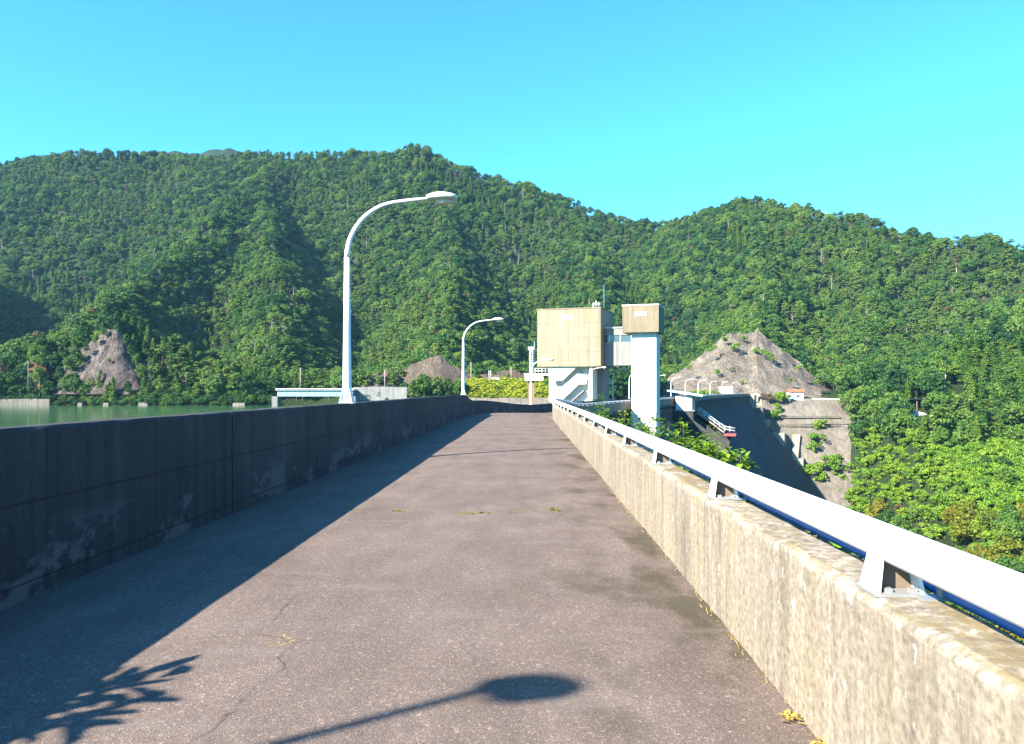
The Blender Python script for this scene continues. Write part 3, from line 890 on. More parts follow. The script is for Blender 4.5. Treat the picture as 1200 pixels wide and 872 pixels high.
for k in range(9):
    mb = MB(); q = GO + RX * (B1 + 0.15 + k * 0.12) + FW * 3.3
    mb.tube([q + UP * ZG, q + UP * (ZG + 1.0)], 0.025, 5); mb.build("baluster", M['white_metal'], gh)
mb = MB(); mb.tube([GO + RX * (B1 + 0.1) + FW * 3.3 + UP * 0.0, GO + RX * (B1 + 1.3) + FW * 3.3 + UP * 0.0], 0.03, 6); mb.build("handrail", M['white_metal'], gh)
# platform slab under stair block and reservoir pier legs
mb = MB(); mb.box((-1.0, 0.0, ZG - 0.6), (GW + 0.3, 9.3, ZG), AXM, GO); mb.build("deck_slab", M['grey_conc'], gh)
for a_, b_ in ((0.3, 0.4), (0.3, 7.6), (6.5, 0.4), (6.5, 7.6)):
    mb = MB(); mb.box((a_, b_, -32), (a_ + 1.3, b_ + 1.3, ZG - 0.602), AXM, GO); mb.build("leg", M['grey_conc'], gh)
# roof equipment
q = GO + RX * fa(695) + FW * 2 + UP * (ZT + 0.14)
rs = thing("roof_siren", "small white siren cluster on the gatehouse roof", "siren", q)
mb = MB(); mb.box((-0.6, -0.3, 0), (0.5, 0.3, 0.25), None, q); mb.build("base", M['white_metal'], rs)
for dx in (-0.35, 0.0, 0.35):
    mb = MB(); mb.tube([q + (dx, -0.45, 0.55), q + (dx, -0.2, 0.55), q + (dx, 0.2, 0.55)], [0.24, 0.12, 0.08], 10); mb.build("horn", M['white_metal'], rs)
mb = MB(); mb.tube([q + (0, 0, .25), q + (0, 0, 1.15)], 0.05, 6); mb.tube([q + (-.35, 0, .25), q + (-.35, 0, .5)], 0.04, 6); mb.tube([q + (.35, 0, .25), q + (.35, 0, .5)], 0.04, 6); mb.build("mast", M['white_metal'], rs)
q = GO + RX * (GW - 0.5) + FW * 4.5 + UP * (ZT + 0.14)
an = MB(); an.tube([q, q + (0, 0, 1.8), q + (0, 0, 3.6)], [0.04, 0.03, 0.015], 6)
for k in range(3):
    an.tube([q + (-0.18, 0, 2.2 + 0.4 * k), q + (0.18, 0, 2.2 + 0.4 * k)], 0.012, 5)
tag(an.build("antenna", M['blue_steel']), "thin whip antenna on the gatehouse roof", "antenna")

# lift tower
TO = P(740, 457, 101.5) * np.array([1, 1, 0])
def ta(px, b=0.0):
    u = (px - CX) / F; o = TO + FW * b
    return (u * o[1] - o[0]) / (RX[0] - u * RX[1])
def tz(px, py): 
    p = TO + RX * ta(px)
    return EYE - (py - CY) / F * p[1]
tw = thing("lift_tower", "slender white concrete lift tower with a beige box head, on the valley side", "tower", TO + RX * 1.5 + FW * 1.7 + UP * -28)
W = ta(769.0)
ZC = tz(750, 390)
mb = MB(); mb.box((0, 0, -28), (W, 3.4, ZC), AXM, TO); mb.build("shaft", M['white_conc'], tw)
mb = MB(); mb.box((ta(730.8), -0.9, ZC + 0.003), (ta(773.0), 4.4, tz(750, 359)), AXM, TO); hd = mb.build("tower_head", M['cap'], tw)
mb = MB(); mb.box((ta(730.8) - 0.05, -0.95, tz(750, 359)), (ta(773.0) + 0.05, 4.45, tz(750, 357.6)), AXM, TO); mb.build("coping", M['white_conc'], hd)
mb = MB(); mb.box((ta(745), -0.95, tz(750, 371.3)), (ta(759), -0.902, tz(750, 366.5)), AXM, TO); lv = mb.build("louvre", M['white_conc'], tw)
for k in range(4):
    mb = MB(); zz = tz(750, 371.3) + (k + .5) * (tz(750, 366.5) - tz(750, 371.3)) / 4
    mb.box((ta(745) + .05, -0.98, zz - .03), (ta(759) - .05, -0.951, zz + .03), AXM, TO); mb.build("slat", M['white_metal'], lv)
# corridor between the two
cz0, cz1 = EYE + (CY - 428) / F * 107, EYE + (CY - 382.5) / F * 107
A0 = GW + 0.003
q0 = GO + RX * A0 + FW * 2.2
LEN = float(np.dot(TO + RX * 1.2 - q0, RX))
co = thing("bridge_corridor", "enclosed grey concrete bridge corridor joining gatehouse and lift tower", "corridor", q0 + UP * cz0)
def cbox(mb, x0, x1, y0, y1, z0, z1): return mb.box((x0, y0, z0), (x1, y1, z1), AXM, q0)
wz0, wz1 = cz0 + (cz1 - cz0) * 0.62, cz0 + (cz1 - cz0) * 0.80
cbox(MB(), 0, LEN, 0, 2.6, cz0, wz0).build("lower_wall", M['grey_conc'], co)
cbox(MB(), 0, LEN, 0, 2.6, wz1, cz1 - 0.12).build("upper_wall", M['grey_conc'], co)
cbox(MB(), 0, LEN, 0.12, 2.5, wz0, wz1).build("pane", M['glass'], co)
for k in range(4):
    xk = LEN * (0.12 + 0.25 * k)
    cbox(MB(), xk - 0.05, xk + 0.05, 0.04, 0.119, wz0, wz1).build("mullion", M['white_metal'], co)
cbox(MB(), -0.0, LEN, -0.15, 2.75, cz1 - 0.119, cz1 + 0.05).build("roof_slab", M['white_conc'], co)
for k in range(7):
    xk = LEN * (k + 0.5) / 7
    cbox(MB(), xk - LEN / 14 + .02, xk + LEN / 14 - .02, -0.03, -0.001, cz0 + .05, wz0 - .05).build("concrete_panel", M['grey_conc'], co)

# gauge platform left of the gatehouse, over the water
g0 = P(619.5, 470, 117)
gp = thing("gauge_platform", "small white platform with a mast on a dark inclined leg beside the gatehouse", "platform", (g0[0], g0[1], -30))
def gz(py): return EYE - (py - CY) / F * 117
def gx(px): return (px - CX) / F * 117
mb = MB(); mb.box((gx(615), 116, gz(446)), (gx(636.5), 119, gz(440.5))); mb.build("deck", M['white_conc'], gp)
mb = MB(); mb.box((gx(614.4), 115.9, gz(440.4)), (gx(643.3), 119.1, gz(438))); mb.build("deck_edge", M['white_metal'], gp)
mb = MB(); mb.prism([(gx(619.0), 116.4, gz(446)), (gx(626.5), 116.4, gz(446)), (gx(624), 115.6, -32), (gx(612), 115.6, -32)], (0, 1.8, 0)); mb.build("leg", M['wood'], gp)
mb = MB(); mb.box((gx(620.3), 117, gz(437.9)), (gx(624.6), 117.55, gz(410))); mb.build("mast", M['white_metal'], gp)
mb = MB(); mb.box((gx(618.9), 116.85, gz(409.9)), (gx(625.8), 117.7, gz(406.6))); mb.build("mast_head", M['white_metal'], gp)
for k in range(9):
    mb = MB(); zz = gz(435 - 2.8 * k); mb.box((gx(621.3), 116.93, zz - 0.09), (gx(623.6), 116.998, zz + 0.09)); mb.build("rung", M['dark'], gp)
mb = MB(); mb.tube([(gx(626.3), 117.3, gz(437.9)), (gx(626.3), 117.3, gz(400))], 0.04, 6); mb.build("aerial", M['blue_steel'], gp)
for py in (432, 435):
    mb = MB(); mb.tube([(gx(627), 116.2, gz(py)), (gx(643), 116.2, gz(py))], 0.04, 6); mb.build("railing", M['white_metal'], gp)
for k in range(5):
    mb = MB(); mb.tube([(gx(627 + 4 * k), 116.2, gz(437.9)), (gx(627 + 4 * k), 116.2, gz(432))], 0.035, 6); mb.build("railing_post", M['white_metal'], gp)

# spillway hoist house and chute below the crest
hs = s_of_y(150)
def H(s, lat, z): return on_axis(s, lat, z)
x_, y_, zc_, rx_, ry_ = axis(hs)
HA = [(rx_, ry_, 0), (-ry_, rx_, 0), (0, 0, 1)]
HO = np.array([x_, y_, zc_])
hh = thing("hoist_house", "small white hoist house with a pale teal roof on the valley side of the crest", "building", HO + np.array(HA[0]) * 5)
for k, (y0, y1) in enumerate([(-3.2, -1.5), (-0.6, 0.6), (1.5, 3.2)]):
    mb = MB(); mb.box((2.91, y0, -9.5), (6.6, y1, -1.602), HA, HO); mb.build("pier", M['dam'], hh)
    mb = MB(); mb.box((3.4, y0, -1.598), (6.4, y1, 1.3), HA, HO); mb.build("wall", M['white_conc'], hh)
mb = MB(); mb.box((2.92, -3.4, -1.6), (6.9, 3.4, -1.35), HA, HO); mb.build("floor_slab", M['grey_conc'], hh)
mb = MB(); mb.prism([HO + np.array(HA[0]) * 1.9 + np.array(HA[1]) * -4.2 + UP * 2.15, HO + np.array(HA[0]) * 8.4 + np.array(HA[1]) * -4.2 + UP * 1.15, HO + np.array(HA[0]) * 8.4 + np.array(HA[1]) * -4.2 + UP * 1.4, HO + np.array(HA[0]) * 1.9 + np.array(HA[1]) * -4.2 + UP * 2.4], np.array(HA[1]) * 8.4); mb.build("roof", M['teal'], hh)
mb = MB(); mb.box((5.2, -3.1, -1.34), (5.35, 3.1, 0.9), HA, HO); mb.build("gate_panel", M['rust_red'], hh)
ch = thing("spillway_chute", "narrow stepped spillway chute with pale side walls running down the dam face", "chute", HO + np.array(HA[0]) * 9 - UP * 8)
def slope_wall(y0, y1, x0, z0, x1, z1, h, name, mat):
    a = np.array(HA[0]); b = np.array(HA[1])
    mb = MB(); mb.prism([HO + a * x0 + b * y0 + UP * (z0 - h), HO + a * x1 + b * y0 + UP * (z1 - h), HO + a * x1 + b * y0 + UP * z1, HO + a * x0 + b * y0 + UP * z0], b * (y1 - y0))
    mb.build(name, mat, ch)
slope_wall(-3.4, -2.6, 5.0, -2.0, 13.0, -8.0, 7, "side_wall", M['dam'])
slope_wall(0.2, 0.9, 6.0, -2.2, 13.0, -7.4, 7, "side_wall", M['dam'])
slope_wall(3.0, 3.8, 5.0, -1.2, 13.0, -6.4, 7, "side_wall", M['dam'])
slope_wall(-2.59, 0.19, 5.0, -4.6, 13.0, -10.8, 4, "chute_floor", M['dam'])
slope_wall(1.2, 2.9, 7.3, -2.0, 12.0, -5.6, 0.3, "walkway", M['abut_pale'])
mb = MB(); mb.box((12.0, 0.0, -6.3), (14.2, 4.0, -5.95), HA, HO); mb.build("landing", M['rust_red'], ch)
for yy in (1.2, 2.9):
    for dz in (0.55, 1.05):
        mb = MB(); mb.tube([HO + np.array(HA[0]) * 7.3 + np.array(HA[1]) * yy + UP * (-2.0 + dz), HO + np.array(HA[0]) * 12 + np.array(HA[1]) * yy + UP * (-5.6 + dz), HO + np.array(HA[0]) * 14 + np.array(HA[1]) * yy + UP * (-5.95 + dz)], 0.05, 6); mb.build("handrail", M['white_metal'], ch)
    for k in range(7):
        xx = 7.3 + k * 0.95; zb = -2.0 - max(0, min(1, (xx - 7.3) / 4.7)) * 3.6
        mb = MB(); q = HO + np.array(HA[0]) * xx + np.array(HA[1]) * yy
        mb.tube([q + UP * zb, q + UP * (zb + 1.05)], 0.04, 6); mb.build("railing_post", M['white_metal'], ch)

# ------------------------------------------------------------------ far abutment: stepped blocks, lined slope, sprayed rock
ab = thing("stepped_abutment", "stepped pale concrete abutment blocks descending where the dam meets the far bank", "abutment", on_axis(S_END, 10, -30))
xe, ye, ze, rxe, rye = axis(S_END)
EA = [(rxe, rye, 0), (-rye, rxe, 0), (0, 0, 1)]; EO = np.array([xe, ye, ze])
for k in range(9):
    z1 = 0.2 - 5.2 * k; x1 = 3.4 + max(0, (-z1 - 4)) * 0.77
    mb = MB(); mb.box((x1 - 8, -1.5 - 1.2 * (k % 2), z1 - 7.0), (x1 + (1.6, 4.4, 2.4, 5.0)[k % 4], 6.5 + (k % 3) * 1.6, z1 - 0.35 * (k % 2)), EA, EO)
    mb.build("abutment_block", M['abut' if k % 3 == 1 else 'abut_pale'], ab)
def quad_patch(name, corners, mat, parent, n=(16, 12), rough=0.5, seed=0, back=6.0):
    """sloped slab between 4 corners (tl,tr,br,bl) with relief and a closed rear"""
    tl, tr, br, bl = [np.array(c, float) for c in corners]
    nu, nv = n; V = []
    nrm = np.cross(tr - tl, bl - tl); nrm /= np.linalg.norm(nrm)
    if nrm[1] > 0: nrm = -nrm
    for j in range(nv):
        for i in range(nu):
            u = i / (nu - 1); v = j / (nv - 1)
            p = (tl * (1 - u) + tr * u) * (1 - v) + (bl * (1 - u) + br * u) * v
            p = p + nrm * rough * float(fbm(np.array(p[0] / 5.0 + seed), np.array(p[2] / 5.0 + p[1] / 9), 4, seed))
            V.append(p)
    Fq = [tuple(f) for f in grid_faces(nv, nu)]
    m0 = len(V)
    rim = [i for i in range(nu)] + [(j + 1) * nu - 1 for j in range(1, nv)] + [(nv - 1) * nu + i for i in range(nu - 2, -1, -1)] + [j * nu for j in range(nv - 2, 0, -1)]
    for r in rim: V.append(V[r] + np.array([0, back, -back * 0.3]))
    k = len(rim)
    Fq += [(rim[i], rim[(i + 1) % k], m0 + (i + 1) % k, m0 + i) for i in range(k)]
    return mesh_obj(name, V, Fq, mat, parent, False)
sl = thing("lined_slope", "grey concrete lined slope in tiers below the white hut with red roof", "slope", P(945, 520, 330))
def Dt(py): return 446.0 / (1.28 + (py - CY) / F)
def PT(px, py, o=0.0): return P(px, py, Dt(py) + o)
quad_patch("slope_tier", [PT(886, 466.5), PT(1000, 467.5), PT(1012, 497), PT(886, 497)], M['abut'], sl, (24, 9), 0.5, 1)
quad_patch("slope_tier", [PT(886, 497, -1.2), PT(1014, 498, -1.2), PT(1040, 546, -1.2), PT(892, 546, -1.2)], M['abut'], sl, (24, 12), 0.7, 2)
quad_patch("slope_tier", [PT(900, 546, -2.4), PT(1044, 547, -2.4), PT(1062, 620, -2.4), PT(915, 620, -2.4)], M['abut'], sl, (24, 12), 0.9, 3)
for a, b in ((911, 923), (930, 938)):
    quad_patch("pale_buttress", [PT(a, 509, -2.6), PT(b, 509, -2.6), PT(b - 8, 590, -3.6), PT(a - 6, 590, -3.6)], M['abut_pale'], sl, (4, 10), 0.15, 4)
for py, D in ((497.5, Dt(497.5) - 1.6), (487.5, Dt(487.5) - .6)):
    mb = MB(); q0_, q1_ = P(908, py, D), P(984, py, D)
    mb.prism([q0_, q1_, q1_ + (0, 0, -0.9), q0_ + (0, 0, -0.9)], (0, -0.9, 0)); mb.build("berm", M['abut'], sl)
quad_patch("side_slope", [P(880, 465, 346), P(892, 466, 345), P(900, 520, 333), P(884, 505, 336)], M['abut_pale'], sl, (6, 10), 0.6, 5)

def rock_face(name, label, cat, outline, Dfun, mat, rough, seed, nx=60, nz=34, back=25, freq=9.0):
    """face given by its photo outline: columns (px, ytop, ybot); depth by Dfun(px, t) with t=0 top, 1 bottom"""
    o = np.array(outline, float)
    pxs = np.linspace(o[0, 0], o[-1, 0], nx)
    yt = np.interp(pxs, o[:, 0], o[:, 1]); yb = np.interp(pxs, o[:, 0], o[:, 2])
    V = []
    for j in range(nz):
        t = j / (nz - 1)
        for i in range(nx):
            y = yt[i] + (yb[i] - yt[i]) * t
            D = Dfun(pxs[i], t)
            p = P(pxs[i], y, D)
            lz_ = p[2] / 4.6 + 0.35 * float(vnoise(np.array(p[0] / 11.0), np.array(seed * 2.2), 6)); p[1] += 0.12 * rough * ((lz_ % 1.0) - .5)   # benches
            r = fbm(np.array(p[0] / freq + seed), np.array(p[2] / (freq * 1.4)), 5, seed)
            rg = 1 - abs(float(fbm(np.array(p[0] / (freq * 1.7) + 9), np.array(p[2] / (freq * 3)), 4, seed + 3)))
            e = min(1, min(i, nx - 1 - i) / 3, 1)
            if j == 0: p[2] += 0.55 * rough * float(vnoise(np.array(p[0] / 1.9), np.array(seed * 1.0), 4))
            p[1] += -rough * (float(r) + 0.8 * rg) * e
            V.append(p)
    Fq = [tuple(f) for f in grid_faces(nz, nx)]
    m0 = len(V)
    rim = [i for i in range(nx)] + [(j + 1) * nx - 1 for j in range(1, nz)] + [j * nx for j in range(nz - 1, 0, -1)]
    for r in rim: V.append(np.array(V[r]) + np.array([0, back, -back * 0.25]))
    k = len(rim)
    Fq += [(rim[i], rim[(i + 1) % k], m0 + (i + 1) % k, m0 + i) for i in range(k)]
    V = np.array(V)
    ob = mesh_obj(name, V, Fq, mat, None, False)
    return tag(ob, label, cat)
rock_face("rock_slope", "large bare grey sprayed rock slope rising above the far end of the dam", "rock slope",
          [(768, 462, 466), (776, 448, 466), (800, 432, 466), (822, 416, 466), (845, 397, 466), (856, 391, 467), (866, 390, 467), (876, 391, 467), (886, 387, 467), (895, 393, 468), (905, 402, 468), (917, 408, 468), (932, 423, 469), (952, 441, 469), (972, 456, 470), (990, 467, 470)],
          lambda px, t: 348 + 48 * (1 - t) * (1 - abs(px - 880) / 260), M['rock_big'], 1.9, 2, 110, 56, 30, 6.5)
rock_face("rock_cliff", "pale jagged rock cliff hung with netting above the waterside trees", "cliff",
          [(62, 452, 462), (70, 434, 462), (80, 420, 462), (90, 412, 462), (104, 404, 462), (116, 394, 462), (126, 387, 462), (138, 386, 462), (146, 398, 462), (153, 412, 462), (161, 426, 461), (169, 446, 461)],
          lambda px, t: 338 + 16 * (1 - t), M['rock_left'], 0.9, 5, 100, 60, 22, 3.0)
rock_face("soil_bank", "orange bare soil bank beside the pale waterside cliff", "bank",
          [(26, 440, 462), (33, 424, 462), (42, 418, 462), (54, 428, 462), (63, 444, 462)],
          lambda px, t: 339 + 10 * (1 - t), M['soil'], 0.5, 6, 30, 22, 15, 5.0)
rock_face("rock_cutting", "low brown rock cutting above the pale retaining wall", "cutting",
          [(412, 452, 466), (428, 441, 466), (445, 438, 466), (460, 434, 466), (475, 432, 466), (490, 424, 466), (505, 417, 466), (517, 418, 466), (530, 428, 466), (545, 436, 466), (560, 438, 466), (580, 436, 466), (600, 434, 464), (615, 437, 462), (628, 440, 460)],
          lambda px, t: 340 + 12 * (1 - t), M['rock_brown'], 1.2, 8, 110, 24, 22, 5.0)

# pale retaining wall, shore walls, revetment, little white blocks on the shore
def far_wall(name, label, cat, x0, x1, yt, yb, D, th, mat, piece, ppl, group=None):
    a, b = P(x0, yb, D), P(x1, yb, D); top = P(x0, yt, D)[2]
    t = thing(name, label, cat, (a + b) / 2, group)
    n = max(1, int(round((b[0] - a[0]) / ppl)))
    for k in range(n):
        xa = a[0] + (b[0] - a[0]) * k / n + 0.05; xb = a[0] + (b[0] - a[0]) * (k + 1) / n - 0.05
        mb = MB(); mb.box((xa, D, a[2] - 2), (xb, D + th, top + 0.15 * (((k * 7) % 3) - 1) * 0.4)); mb.build(piece, mat, t)
    return t
far_wall("retaining_wall", "pale concrete retaining wall below the brown rock cutting", "wall", 414, 477, 453.5, 464, 334, 1.0, M['grey_conc'], "wall_panel", 6)
far_wall("shore_wall", "low pale shore wall at the water below the orange soil", "wall", -40, 58, 467.5, 475.2, 333, 1.0, M['stone_wall'], "wall_panel", 5)
for x0, x1 in ((161, 173), (272, 287), (120, 127), (90, 96)):
    a, b = P(x0, 475, 330), P(x1, 475, 330)
    mb = MB(); mb.prism([(a[0], 330, -5.6), (b[0], 330, -5.6), (b[0] - .3, 330.3, -3.9), (a[0] + .3, 330.3, -3.9)], (0, 2.0, 0))
    tag(mb.build("mooring_block", M['stone_wall']), "small pale concrete block at the foot of the waterside trees", "block", "pale blocks along the waterline")
rv = thing("revetment", "grey sloping concrete revetment below the yellow green meadow", "revetment", P(600, 472, 316))
for k in range(8):
    x0 = 545 + 13 * k
    mb = MB(); mb.prism([P(x0 + .15, 478, 313), P(x0 + 12.8, 478, 313), P(x0 + 12.8, 466 + (k % 3) * .4, 319), P(x0 + .15, 466 + (k % 3) * .4, 319)], (0, 3, -1.2)); mb.build("concrete_panel", M['abut'], rv)

# blue girder bridge across the inlet
br = thing("girder_bridge", "low blue steel girder bridge crossing a dark inlet on the far shore", "bridge", P(375, 466, 330))
def bx(px): return (px - CX) / F * 330
def bz(py): return EYE - (py - CY) / F * 330
mb = MB(); mb.box((bx(326), 329, bz(464.5)), (bx(414), 329.5, bz(458))); mb.build("girder", M['blue_steel'], br)
mb = MB(); mb.box((bx(326), 333, bz(464.5)), (bx(414), 333.5, bz(458))); mb.build("girder", M['blue_steel'], br)
mb = MB(); mb.box((bx(324), 328.4, bz(457.9)), (bx(416), 334.2, bz(456.4))); mb.build("deck", M['grey_conc'], br)
mb = MB(); mb.box((bx(324), 328.4, bz(455.9)), (bx(416), 328.6, bz(455.3))); mb.build("guard_rail", M['white_metal'], br)
for k in range(12):
    xk = bx(326 + k * 8); mb = MB(); mb.box((xk, 328.45, bz(456.38)), (xk + .12, 328.55, bz(455.9))); mb.build("rail_post", M['white_metal'], br)
for k in range(11):
    xk = bx(328 + k * 8.4); mb = MB(); mb.box((xk, 328.9, bz(464.3)), (xk + .12, 328.998, bz(458.2))); mb.build("stiffener", M['blue_steel'], br)
for xk in (323, 414):
    mb = MB(); mb.box((bx(xk) - 1.2, 328.5, -12), (bx(xk) + 1.2, 334, bz(464.6))); mb.build("abutment", M['grey_conc'], br)

# white hut with red roof on the far crest
h0 = P(925, 468, 345); h1 = P(942, 468, 345)
ht = thing("hut", "tiny white hut with red roof on the abutment terrace", "hut", (h0 + h1) / 2)
zt = P(925, 459.5, 345)[2]
mb = MB(); mb.box((h0[0], 345, h0[2] - 1), (h1[0], 349, zt)); mb.build("wall", M['white_conc'], ht)
mb = MB(); mb.prism([(h0[0] - .4, 344.5, zt), (h1[0] + .4, 344.5, zt), (h1[0] + .4, 347, zt + 1.1), (h0[0] - .4, 347, zt + 1.1)], (0, 0, 0.2)); mb.prism([(h0[0] - .4, 347.01, zt + 1.1), (h1[0] + .4, 347.01, zt + 1.1), (h1[0] + .4, 349.5, zt), (h0[0] - .4, 349.5, zt)], (0, 0, 0.2)); mb.build("roof", M['red_roof'], ht)
mb = MB(); mb.box((h0[0] + 1.0, 344.94, h0[2]), (h0[0] + 1.9, 344.998, h0[2] + 1.9)); mb.build("door", M['blue_steel'], ht)
mb = MB(); mb.box((h0[0] + 3.2, 344.94, h0[2] + .9), (h0[0] + 4.6, 344.998, h0[2] + 1.9)); mb.build("window", M['glass'], ht)
s0 = P(844, 462, 343); s1 = P(858.5, 462, 343)
sg = thing("equipment_cabinet", "white equipment cabinet on the far dam crest below the rock slope", "cabinet", (s0 + s1) / 2)
mb = MB(); mb.box((s0[0], 343, -2.3), (s1[0], 345, P(844, 454, 343)[2])); mb.build("body", M['white_conc'], sg)
mb = MB(); mb.box((s0[0] - .2, 342.8, P(844, 454, 343)[2] + .003), (s1[0] + .2, 345.2, P(844, 453, 343)[2])); mb.build("lid", M['white_metal'], sg)
gx0 = thing("gate_pillar", "pale concrete gate pillar where the far parapet ends", "pillar", P(886, 468, 344))
mb = MB(); q = P(886, 466, 344); mb.box((q[0] - .8, 343.4, q[2] - 2), (q[0] + .8, 344.8, q[2] + 2.2)); mb.build("shaft", M['abut_pale'], gx0)
mb = MB(); mb.box((q[0] - 1.6, 343.2, q[2] + 1.0), (q[0] + 1.6, 345.0, q[2] + 1.5)); mb.build("cap", M['white_conc'], gx0)
gr = thing("guard_rail", "short white guard rail at the right end of the rock slope", "railing", P(965, 469, 345))
q0_, q1_ = P(952, 468, 345), P(984, 468.5, 345)
mb = MB(); mb.prism([q0_, q1_, q1_ + (0, 0, .45), q0_ + (0, 0, .45)], (0, .12, 0)); mb.build("rail_beam", M['white_metal'], gr)
for k in range(6):
    q = q0_ + (q1_ - q0_) * (k + .3) / 6; mb = MB(); mb.box(q + (-.08, .13, -1.2), q + (.08, .3, .4)); mb.build("post", M['white_metal'], gr)

# utility poles
def upole(px, py, D, h, label, mat='deadwood'):
    b = P(px, py, D)
    t = thing("utility_pole", label, "utility pole", b, "utility poles on the far banks")
    mb = MB(); mb.tube([b - (0, 0, 2), b + (0, 0, h)], [0.2, 0.14], 8); mb.build("pole", M[mat], t)
    mb = MB(); mb.box(b + (-0.7, -0.06, h - .6), b + (0.7, 0.06, h - .48)); mb.build("crossarm", M['wood'], t)
    for k in range(3):
        mb = MB(); q = b + (-.6 + .6 * k, 0, h - .48); mb.tube([q, q + (0, 0, .22)], [.05, .03], 6); mb.build("insulator", M['grey_conc'], t)
upole(33, 452, 336, 11, "utility pole in the dark hollow beside the orange soil bank", 'grey_conc')
upole(352, 455, 341, 9, "grey utility pole above the blue girder bridge")
upole(451, 455, 337, 8, "utility pole in front of the brown rock cutting beside the retaining wall")
upole(552, 446, 338, 8, "wooden utility pole above the meadow beside the second lamp")
upole(599, 446, 338, 6, "wooden utility pole on the meadow close to the gauge mast")
upole(990, 462, 352, 9, "utility pole among trees at the right end of the grey rock slope", 'grey_conc')
upole(1108, 462, hit(1108, 462, 220), 8, "utility pole among conifers above the roadside shed")
bxw = MB(); q = P(581, 443, 337.5); bxw.box(q + (-1.6, -.5, -2.0), q + (1.6, .5, 0)); bxw.box(q + (-1.7, -.6, 0.003), q + (1.7, .6, .15))
tag(bxw.build("signboard", M['white_conc']), "small white box at the top of the meadow", "box")
mp = thing("lattice_mast", "short white lattice mast at the top of the meadow", "mast", P(574, 443, 338))
q = P(574, 443, 338)
for dx in (-.4, .4):
    mb = MB(); mb.tube([q + (dx, 0, -2), q + (dx, 0, 3.4)], .08, 6); mb.build("upright", M['white_metal'], mp)
for k in range(4):
    mb = MB(); mb.tube([q + (-.4, 0, .8 * k), q + (.4, 0, .8 * k + .6)], .05, 6); mb.build("brace", M['white_metal'], mp)

# shed and road edge on the right bank
DS = hit(1082, 479, 220); q = P(1082, 477, DS - 1.5)
sh = thing("roadside_shed", "dark open roadside shed among the trees on the valley bank", "shed", q)
for k in range(4):
    mb = MB(); mb.box(q + (-5.6 + 3.0 * k, 0, -2), q + (-5.3 + 3.0 * k, .3, 3.0)); mb.build("post", M['wood'], sh)
mb = MB(); mb.box(q + (-6.4, -.8, 3.0), q + (5.0, 4.6, 3.3)); mb.build("roof", M['dark'], sh)
mb = MB(); mb.box(q + (-6, 4.0, -2), q + (4.6, 4.2, 2.99)); mb.build("back_wall", M['dark'], sh)
mb = MB(); mb.box(q + (-6.2, -.5, -3.4), q + (4.8, 4.3, -2.0)); mb.build("plinth", M['white_conc'], sh)
re = thing("road_edge_wall", "white edge wall of the hillside road below the shed", "wall", P(1078, 483, DS - 5))
for k in range(4):
    a = P(1068 + 5.6 * k, 480 + 1.5 * k, DS - 5); b = P(1068 + 5.6 * (k + 1) - .15, 480 + 1.5 * (k + 1), DS - 5)
    mb = MB(); mb.prism([a, b, b + (0, 0, -3.4), a + (0, 0, -3.4)], (0, 1.2, 0)); mb.build("wall_panel", M['white_conc'], re)
# ------------------------------------------------------------------ vegetation: shapes
def leaf_quads(pts, nrm, size, r, aspect=1.0, jitter=0.55):
    """one small quad per point, facing roughly along nrm"""
    n = len(pts)
    nn = nrm + r.normal(0, jitter, (n, 3)); nn /= np.linalg.norm(nn, axis=1)[:, None] + 1e-9
    t = np.cross(nn, r.normal(0, 1, (n, 3))); t /= np.linalg.norm(t, axis=1)[:, None] + 1e-9
    b = np.cross(nn, t)
    s = (size * r.uniform(0.6, 1.3, n))[:, None]
    q = np.stack([pts - t * s * aspect - b * s * .35, pts + t * s * .3 - b * s * .75, pts + t * s * aspect + b * s * .3, pts - t * s * .35 + b * s * .8], 1)
    V = q.reshape(-1, 3)
    Fq = np.arange(4 * n).reshape(n, 4)
    return V, Fq

def clump(c, rad, n, r, size, up=0.35):
    d = r.normal(0, 1, (n, 3)); d[:, 2] += up; d /= np.linalg.norm(d, axis=1)[:, None]
    rr = rad * r.uniform(0.72, 1.08, (n, 1))
    return c + d * rr, d

def tube_arr(pts, rad, n=6):
    mb = MB(); mb.tube(pts, rad, n)
    return mb

def crown_broad(seed, H, R, nc, nl, size, low=0.18):
    r = np.random.default_rng(seed)
    Vs = []; Fs = []; k = 0
    cz = H * (low + 1) / 2; hz = H * (1 - low) / 2
    for i in range(nc):
        d = r.normal(0, 1, 3); d[2] = d[2] * 0.9 + 0.15; d /= np.linalg.norm(d)
        f = r.uniform(0.5, 0.95)
        taper = 1.0 - 0.35 * max(0, d[2]) 
        c = np.array([d[0] * R * f * taper, d[1] * R * f * taper, cz + d[2] * hz * f])
        rad = R * r.uniform(0.15, 0.42)
        p, dd = clump(c, np.array([rad, rad, rad * 0.75]), nl, r, size)
        keep = p[:, 2] > 0.1
        v, f_ = leaf_quads(p[keep], dd[keep], size, r)
        Vs.append(v); Fs.append(f_ + k); k += len(v)
    return np.concatenate(Vs), np.concatenate(Fs)

